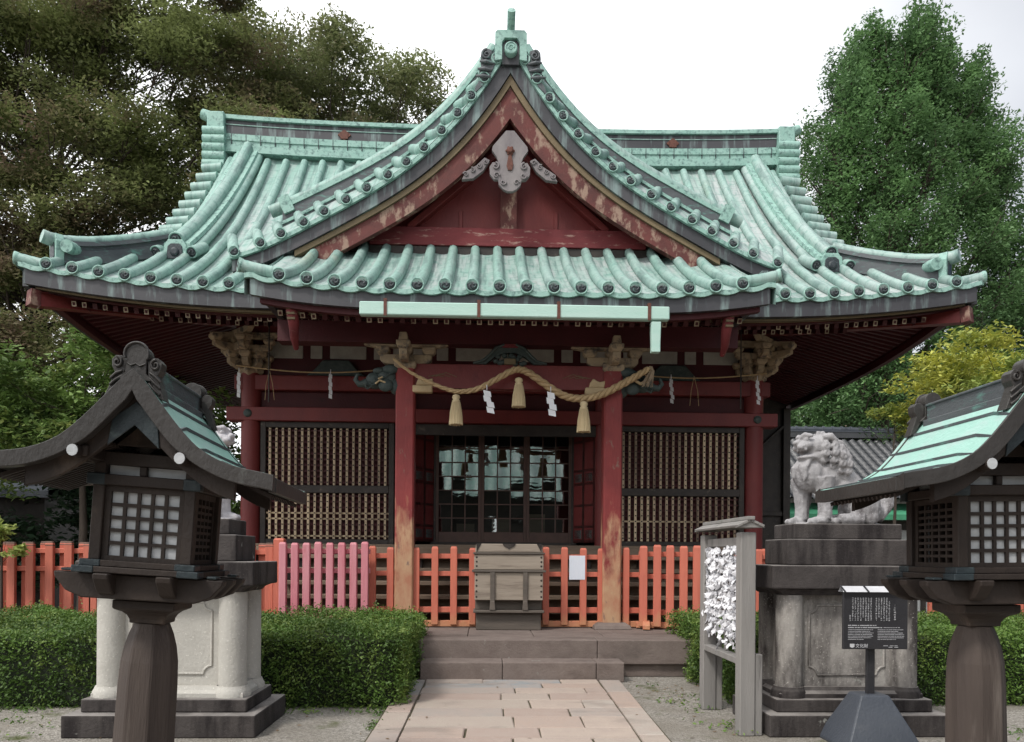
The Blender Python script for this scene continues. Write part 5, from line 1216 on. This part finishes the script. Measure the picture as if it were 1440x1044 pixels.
def clump_points(blobs, density, sub=.45, seed=1, sub_n=26, flat=.6, hollow=.55):
    g = np.random.default_rng(seed); out = []
    for c_, r in blobs:
        r = np.array(r if hasattr(r, '__len__') else (r, r, r)); m = max(6, int(density*(r[0]*r[1]+r[1]*r[2]+r[0]*r[2])/3))
        d = g.normal(size=(m, 3)); d /= np.linalg.norm(d, axis=1)[:, None]; k = g.uniform(hollow, 1.05, m)[:, None]
        cs = np.array(c_)+d*r*k
        for q in cs:
            nn = int(sub_n*g.uniform(.5, 1.5)); p = g.normal(size=(nn, 3)); p /= np.maximum(1, np.linalg.norm(p, axis=1)[:, None]/1.5); p = p*np.array([sub, sub, sub*flat])*g.uniform(.6, 1.3); p[:, 2] -= .25*sub*(p[:, 0]**2+p[:, 1]**2)/sub**2*.5; out.append(q+p)
    return np.concatenate(out)
def tree(name, label, cat, base, height, blobs, mat, leaf, density, sub, seed, group=None, trunk=.3, sub_n=26, flat=.6, lean=(0, 0), fork=.35, up=1.1, limbs=True, hollow=.55, tdark=True):
    t = thing(name, label, cat, base, group); g = random.Random(seed)
    b = MB(); bx, by, bz = base; top = Vector((bx+lean[0], by+lean[1], bz+height))
    P = [Vector(base).lerp(top, i/7)+Vector((g.uniform(-.05, .05)*height*.1*(i > 0), g.uniform(-.05, .05)*height*.1, 0)) for i in range(8)]
    b.tube(P, [trunk*(1.25-.15*min(i, 1)-.12*i) for i in range(8)], 9)
    if limbs:
        for c_, r in blobs:
            f = min(.92, max(fork, (c_[2]-bz)/height-g.uniform(.08, .30))); s = Vector(base).lerp(top, f); e = Vector(c_); md = s.lerp(e, .5)+Vector((g.uniform(-.1, .1), g.uniform(-.1, .1), g.uniform(-.12, .06)))*(e-s).length
            rr = trunk*.27*(1-f*.6); b.tube([s, s.lerp(md, .5), md, md.lerp(e, .55), e], [rr, rr*.8, rr*.6, rr*.42, rr*.2], 6)
            R0 = (r if not hasattr(r, '__len__') else max(r))
            for k in range(4):
                a = Vector((g.gauss(0, 1), g.gauss(0, 1), g.gauss(.3, .7))).normalized()*R0*.85; b.tube([md.lerp(e, .6), e+a*.4, e+a], [rr*.3, rr*.2, rr*.07], 5)
    b.build('trunk', M['bark'], t)
    leaves_obj('crown', mat, clump_points(blobs, density, sub, seed, sub_n, flat, hollow), leaf, t, base, up, seed=seed); return t
def autoblobs(n, fn, seed):
    g = random.Random(seed); return [fn(g, i) for i in range(n)]
# big dark tree upper left, second tree right of it
g = random.Random(3); bl = []
for i in range(210):
    x = -20.5+14.2*((i*.6180339) % 1); zmax = 22 if x < -9 else 22-(x+9)*3.4; zmin = 6.0 if x < -12 else (6.6 if x < -9.5 else 10)
    z = zmin+(zmax-zmin)*((i*.755+.3*g.random()) % 1)
    bl.append(((x, 24.5+g.uniform(-2.5, 2.5), z), (g.uniform(1.1, 1.9), g.uniform(1.0, 1.7), g.uniform(.45, .8))))
tree('broadleaf_tree', 'huge dark reddish green tree filling the upper left corner', 'tree', (-15.2, 26.0, 0), 17, bl, M['leaf_zel'], .072, 46, .34, 3, 'tall trees behind the shrine', .36, 46, .42, fork=.3, hollow=.1)
g = random.Random(5); bl = []
for i in range(46):
    a = i*2.4; rr = math.sqrt((i+.5)/46)*3.0
    bl.append(((-4.9+rr*math.cos(a)*1.3, 27+g.uniform(-1.3, 1.3), 16.2+rr*math.sin(a)*1.05), (g.uniform(.7, 1.1), .9, g.uniform(.45, .75))))
for x, z in ((-2.0, 16.4), (-1.3, 15.4), (-.9, 15.2), (-2.4, 17.4)): bl.append(((x, 27, z), (.8, .7, .4)))
tree('broadleaf_tree', 'rounded olive tree with reddish tips behind the left half of the roof ridge', 'tree', (-5.0, 27.5, 0), 15, bl, M['leaf_ol'], .075, 44, .34, 8, 'tall trees behind the shrine', .3, 44, .55, fork=.6, hollow=.3)
g = random.Random(6); bl = []
for i in range(40): bl.append(((-9.8+4.2*((i*.6180339) % 1), 29+g.uniform(-1.2, 1.2), 11+10.2*(i/40)), (g.uniform(.9, 1.4), 1.0, g.uniform(.5, .8))))
tree('broadleaf_tree', 'pale olive tree between the dark corner tree and the rounded tree', 'tree', (-8.5, 29.5, 0), 16, bl, M['leaf_ol'], .08, 34, .38, 18, 'tall trees behind the shrine', .3, 40, .5, fork=.6, hollow=.3)
# ginkgo on the right: upright pointed crown of many steep shoots
g = random.Random(9); bl = []
def gw(z): return float(np.interp(z, [2.5, 4, 7, 10, 12.6, 15, 17.2, 18.2, 19.2], [3.4, 4.0, 4.4, 4.3, 4.0, 3.5, 2.6, 1.7, .5]))
for i in range(150):
    z = 2.8+15.6*(i/150); w = gw(z); a = i*2.4; rr = max(0, w-.45)*math.sqrt(g.uniform(.3, 1)); q = g.uniform(.5, .85)
    bl.append(((13.2+rr*math.cos(a)+.9*min(1, (19-z)/9), 25+rr*math.sin(a)*.7, z), (q, q, g.uniform(.8, 1.5))))
for x, z in ((10.5, 14.0), (11.3, 17.0), (14.9, 16.4), (16.1, 14.2), (17.3, 11.4), (17.2, 9.2), (9.8, 11.4), (12.6, 18.7), (13.9, 17.9), (17.4, 7.3), (10.0, 9.0), (11.9, 18.0), (14.4, 17.3), (15.4, 15.6)): bl.append(((x, 25, z), (.55, .5, 1.0)))
tree('ginkgo_tree', 'tall dense green tree with pointed top rising behind the right roof corner', 'tree', (13.1, 25, 0), 17.5, bl, M['leaf_gin'], .07, 64, .21, 9, 'tall trees behind the shrine', .42, 40, 1.25, fork=.15, up=.7, hollow=.5)
# low trees left and right of the hall
def lowtree(label, c_, rad, mat, seed, n=10, leaf=.09, dens=70, group='small trees beside the shrine', sub=.26, trunk=.10):
    g = random.Random(seed); bl = []
    for i in range(n): bl.append(((c_[0]+g.uniform(-1, 1)*rad[0]*.75, c_[1]+g.uniform(-1, 1)*rad[1]*.75, c_[2]+g.uniform(-1, 1)*rad[2]*.75), (rad[0]*g.uniform(.28, .45), rad[1]*.4, rad[2]*g.uniform(.25, .4))))
    return tree('small_tree', label, 'tree', (c_[0], c_[1], 0), c_[2], bl, M[mat], leaf, dens, sub, seed, group, trunk, 24, .45, fork=.5, hollow=.3)
lowtree('bright green maple spreading behind the left lantern roof under the eave', (-8.3, 15.5, 4.6), (2.0, 1.4, 1.3), 'leaf_map', 21, 16, .075, 110, sub=.2)
lowtree('yellow green maple at the left edge above the fence', (-10.6, 15.0, 4.0), (1.3, 1.2, 1.4), 'leaf_map', 22, 10, .075, 110, sub=.2)
lowtree('dark shaded evergreen behind the left fence', (-7.9, 17.0, 2.5), (2.4, 1.2, 1.5), 'leaf_dk', 23, 16, .10, 80)
lowtree('low dark evergreen filling the gap under the yellow green maple at the far left', (-11.2, 15.9, 1.7), (2.2, .9, 1.5), 'leaf_dk', 33, 16, .09, 90)
lowtree('dark green bushy tree at the far left behind the maples', (-12.6, 19.0, 3.6), (2.6, 1.5, 2.4), 'leaf_dk', 24, 16, .12, 60)
lowtree('green shrub seen between the left lantern roof and the red column', (-5.55, 15.2, 3.0), (.95, .8, 1.7), 'leaf_map', 25, 12, .07, 110, sub=.18)
lowtree('golden yellow tree above the right lantern roof', (11.2, 16.2, 5.5), (2.2, 1.4, .7), 'leaf_yel', 26, 22, .07, 120, sub=.2)
lowtree('small yellow shoot of foliage over the tiled roof on the right', (9.15, 17.5, 4.75), (.42, .5, .38), 'leaf_yel', 27, 6, .07, 140, sub=.15, trunk=.05)
lowtree('dark glossy tree below the ginkgo behind the tiled roof', (12.2, 27.5, 6.2), (3.0, 1.4, 2.8), 'leaf_gin', 28, 16, .11, 60)
lowtree('distant grey green tree behind the pink building', (15.0, 38, 9.0), (5.5, 2.2, 3.2), 'leaf_map', 29, 22, .14, 44, sub=.34, trunk=.2)
lowtree('dark hedge-like tree closing the far right behind the lantern', (15.5, 21, 3.4), (3.2, 1.4, 2.6), 'leaf_dk', 30, 18, .12, 60)
lowtree('thin lime green sapling rising beside the left fence', (-6.85, 10.6, 1.75), (.32, .25, .33), 'leaf_lime', 31, 7, .05, 520, sub=.07, trunk=.03)
# hedges
def hedge(label, x0, x1, y0, y1, h, seed, dens=4200):
    t = thing('clipped_hedge', label, 'hedge', ((x0+x1)/2, (y0+y1)/2, 0), 'clipped hedges in front of the fence'); g = np.random.default_rng(seed)
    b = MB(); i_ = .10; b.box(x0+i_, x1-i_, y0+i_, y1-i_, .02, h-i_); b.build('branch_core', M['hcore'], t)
    parts = []
    def face(n, fn): u, v, d = g.random(n), g.random(n), g.normal(0, .035, n)-.03; parts.append(fn(u, v, d))
    X, Y = x1-x0, y1-y0; wob = lambda a, b_: .04*np.sin(a*3.1+b_*3.3)+.03*np.sin(a*7.3+b_*5+1)+.015*np.sin(a*17+b_*11)
    face(int(X*Y*dens*.8), lambda u, v, d: np.stack([x0+u*X, y0+v*Y, h+d+wob(x0+u*X, v*Y)-.05*np.maximum(0, .12-v*Y)/.12], 1))
    face(int(X*h*dens*1.25), lambda u, v, d: np.stack([x0+u*X, y0-d+wob(u*X, v*h)+.06*np.maximum(0, v-.85)/.15, v*h], 1))
    for xx, sg_ in ((x0, -1), (x1, 1)): face(int(Y*h*dens*1.1), lambda u, v, d: np.stack([xx+sg_*d+wob(u*Y, v*h)*.8, y0+u*Y, v*h], 1))
    n = int((X+Y)*9)                              # stray shoots
    for _ in range(n):
        q = g.random(2); bx_, by_ = x0+q[0]*X, (y0 if g.random() < .6 else y0+q[1]*Y); hh = g.uniform(.06, .17); m = int(hh*110); tt = g.random(m)
        parts.append(np.stack([bx_+g.normal(0, .008, m)+g.normal(0, .03)*tt, by_+.03+g.normal(0, .008, m)-.02*tt, h-.02+hh*tt], 1))
    n = int((X+Y)*55); parts.append(np.stack([x0+g.random(n)*X, y0+g.random(n)**2*Y, h+np.abs(g.normal(0, .05, n))+.02], 1))
    leaves_obj('leaves', M['leaf_hedge'], np.concatenate(parts), .019, t, tuple(ORIG[t.name]), .35, seed=seed)
hedge('long clipped green hedge behind the left pedestal reaching the path', -8.6, -1.13, 7.45, 10.25, .74, 41)
hedge('clipped green hedge behind the right pedestal and lantern', 2.15, 9.5, 7.6, 10.25, .74, 42)
# stray weeds at the foot of hedge and pedestals
def weeds(label, pts, seed):
    g = np.random.default_rng(seed); P = []
    for x, y, n, s in pts: q = g.normal(size=(n, 3))*np.array([s, s*.6, .02]); q[:, 2] = np.abs(q[:, 2])+.012; P.append(q+np.array([x, y, 0]))
    o = leaves_obj('ground_weeds', M['leaf_hedge'], np.concatenate(P), .02, None, (0, 0, 0), .6, seed=seed); tag(o, None, None, kind='stuff')
g = random.Random(8)
weeds('', [(g.uniform(-8, -1.2), 7.32+g.uniform(-.1, .05), 16, .09) for _ in range(60)]+[(g.uniform(1.5, 2.1), g.uniform(6.3, 8.8), 14, .08) for _ in range(18)]+[(g.uniform(-5, -3.9), g.uniform(5.9, 6.9), 10, .12) for _ in range(10)]+[(g.uniform(3.5, 4.3), g.uniform(6.0, 6.6), 9, .06) for _ in range(5)]+[(-1.27+g.uniform(-.05, .02), g.uniform(6.2, 7.4), 6, .04) for _ in range(12)], 77)
g = np.random.default_rng(12); n = 260; P = np.stack([g.uniform(-4.5, 4.5, n), g.uniform(5.8, 9.3, n), np.full(n, .008)], 1)
P = np.concatenate([P[np.abs(P[:, 0]) > 1.27], np.stack([g.uniform(-1.2, 1.2, 14), g.uniform(5.8, 8.9, 14), np.full(14, .046)], 1), np.stack([g.normal(1.75, .25, 60), g.normal(8.5, .3, 60), np.full(60, .008)], 1)])
tag(leaves_obj('fallen_leaves', M['litter'], P, .020, None, (0, 0, 0), 7, .6, seed=5), None, None, kind='stuff')
# ------------------------------------------------------------------ buildings around
def tiled_house():
    x0, x1, yf, yr_ = 6.9, 14.5, 20.0, 23.2; t = thing('tiled_house', 'low house with black glazed tile roof and green awning behind the right lion dog', 'house', (10.5, 22, 0)); ze, zr_ = 3.0, ZA(612, 23.2)
    b = MB(); b.box(x0+.4, x1-.4, yf+.9, yr_+2.5, 0, ze+.1); b.build('wall', M['shutter'], t)
    b = MB(); sl = (zr_-ze)/(yr_-yf); nx, ny = int((x1-x0)/.26), 15
    def rf(u, x):
        k = u*ny; fr = k-math.floor(k) if k < ny else 0; q = (x-x0)/.26; w = q-math.floor(q)
        return (x, yf+u*(yr_-yf), ze+u*(zr_-ze)+.045*math.sin(w*2*PI)-.035*fr+.04)
    us = sorted(set([i/ny for i in range(ny+1)]+[(i+.97)/ny for i in range(ny)])); b.grid(rf, us, np.linspace(x0, x1, nx*6+1))
    b.add([(x0, yr_, zr_), (x1, yr_, zr_), (x1, yr_+3, ze), (x0, yr_+3, ze)], [(0, 1, 2, 3)]); b.build('tile_roof', M['tile'], t)
    b = MB(); b.mat(0).box(x0-.05, x1+.05, yr_-.13, yr_+.13, zr_+.02, zr_+.2); b.mat(1).box(x0-.06, x1+.06, yr_-.15, yr_+.15, zr_+.2, zr_+.24)
    b.tube([(x0-.1, yr_, zr_+.28), (x1+.1, yr_, zr_+.28)], .09, 10)
    for i in range(28): b.tube([(x0+.28*i, yr_, zr_+.28), (x0+.28*i+.05, yr_, zr_+.28)], .115, 10)
    b.build('roof_ridge', [M['tile'], M['metal']], t)
    b = MB(); b.add([(x0, yf-.2, 2.62), (x1, yf-.2, 2.62), (x1, yf+.85, 2.98), (x0, yf+.85, 2.98), (x0, yf-.2, 2.48), (x1, yf-.2, 2.48)], [(0, 1, 2, 3), (0, 1, 5, 4)]); b.build('awning', M['green'], t)
    b = MB(); 
    for x in (7.4, 8.9, 10.3, 11.8): b.box(x-.06, x+.06, yf+.82, yf+.89, 0, 2.6)
    b.box(x0+.4, x1-.4, yf+.8, yf+.86, 2.25, 2.5); b.build('frame_post', M['black'], t)
    b = MB(); b.box(9.75, 9.95, yf+.84, yf+.88, 2.0, 2.12); b.build('alarm_plate', M['redb'], t)
tiled_house()
pb = thing('pink_building', 'small pink rendered building far behind the tiled roof', 'building', (17, 44, 0))
b = MB(); b.box(XA(1172, 44), XA(1225, 44), 44, 50, 0, ZA(585, 44)); b.box(XA(1195, 44), XA(1240, 44), 43.5, 44, 0, ZA(594, 44)); b.build('wall', M['pinkwall'], pb)
b = MB(); b.box(XA(1170, 44), XA(1227, 44), 43.9, 50.1, ZA(585, 44)+.01, ZA(583, 44)); b.build('roof', M['shutter'], pb)
sh = thing('storage_shed', 'dark wooden shed with a pale roof half hidden at the far left', 'shed', (-12.3, 18, 0))
b = MB(); b.box(-14.5, -10.0, 17.2, 19.5, 0, 2.75); b.build('wall', M['black'], sh)
b = MB(); b.add([(-14.8, 16.8, 2.8), (-9.7, 16.8, 2.8), (-9.7, 18.5, 3.6), (-14.8, 18.5, 3.6), (-14.8, 20, 2.9), (-9.7, 20, 2.9), (-14.8, 16.8, 2.65), (-9.7, 16.8, 2.65)], [(0, 1, 2, 3), (3, 2, 5, 4), (0, 1, 7, 6)]); b.build('roof', M['metal'], sh)
b = MB(); b.tube([(-6.62, 10.05+.0, 0), (-6.62, 10.05, 2.6)], .06, 10)
x = XA(-4, 9.0); b = MB(); b.box(x-.09, x+.09, 8.9, 9.1, 0, ZA(648, 9)); tag(b.build('timber_post', M['lw'], None, bevel=.01, origin=(x, 9, 0)), 'plain dark timber post cut by the left edge of the photo', 'post')
# gate behind the viewer, mirrored in the glass doors
gt = thing('shrine_gate', 'green roofed gate behind the viewer mirrored in the glass doors', 'gate', (0, -13, 0))
b = MB(); b.grid(lambda u, x: (x, -11+(-4)*u, 4.9+3.4*u+.05*math.cos(x*9)), np.linspace(0, 1, 14), np.linspace(-9, 9, 240)); b.build('roof', M['pan'], gt)
b = MB()
for x in (-5.5, -2.2, 2.2, 5.5): b.box(x-.25, x+.25, -13.2, -12.8, 0, 4.9)
b.box(-9, 9, -13.1, -12.9, 2.9, 5.2); b.box(-2.0, -.25, -13.3, -13.2, 0, 2.9); b.box(-.05, 2.0, -13.3, -13.2, 0, 2.9); b.box(-12, -5.5, -13.05, -12.95, 0, 3.6); b.box(5.5, 12, -13.05, -12.95, 0, 3.6); b.box(-5.5, -2.2, -13.05, -12.95, 0, 3.6); b.box(2.2, 5.5, -13.05, -12.95, 0, 3.6); b.build('frame', M['black'], gt)
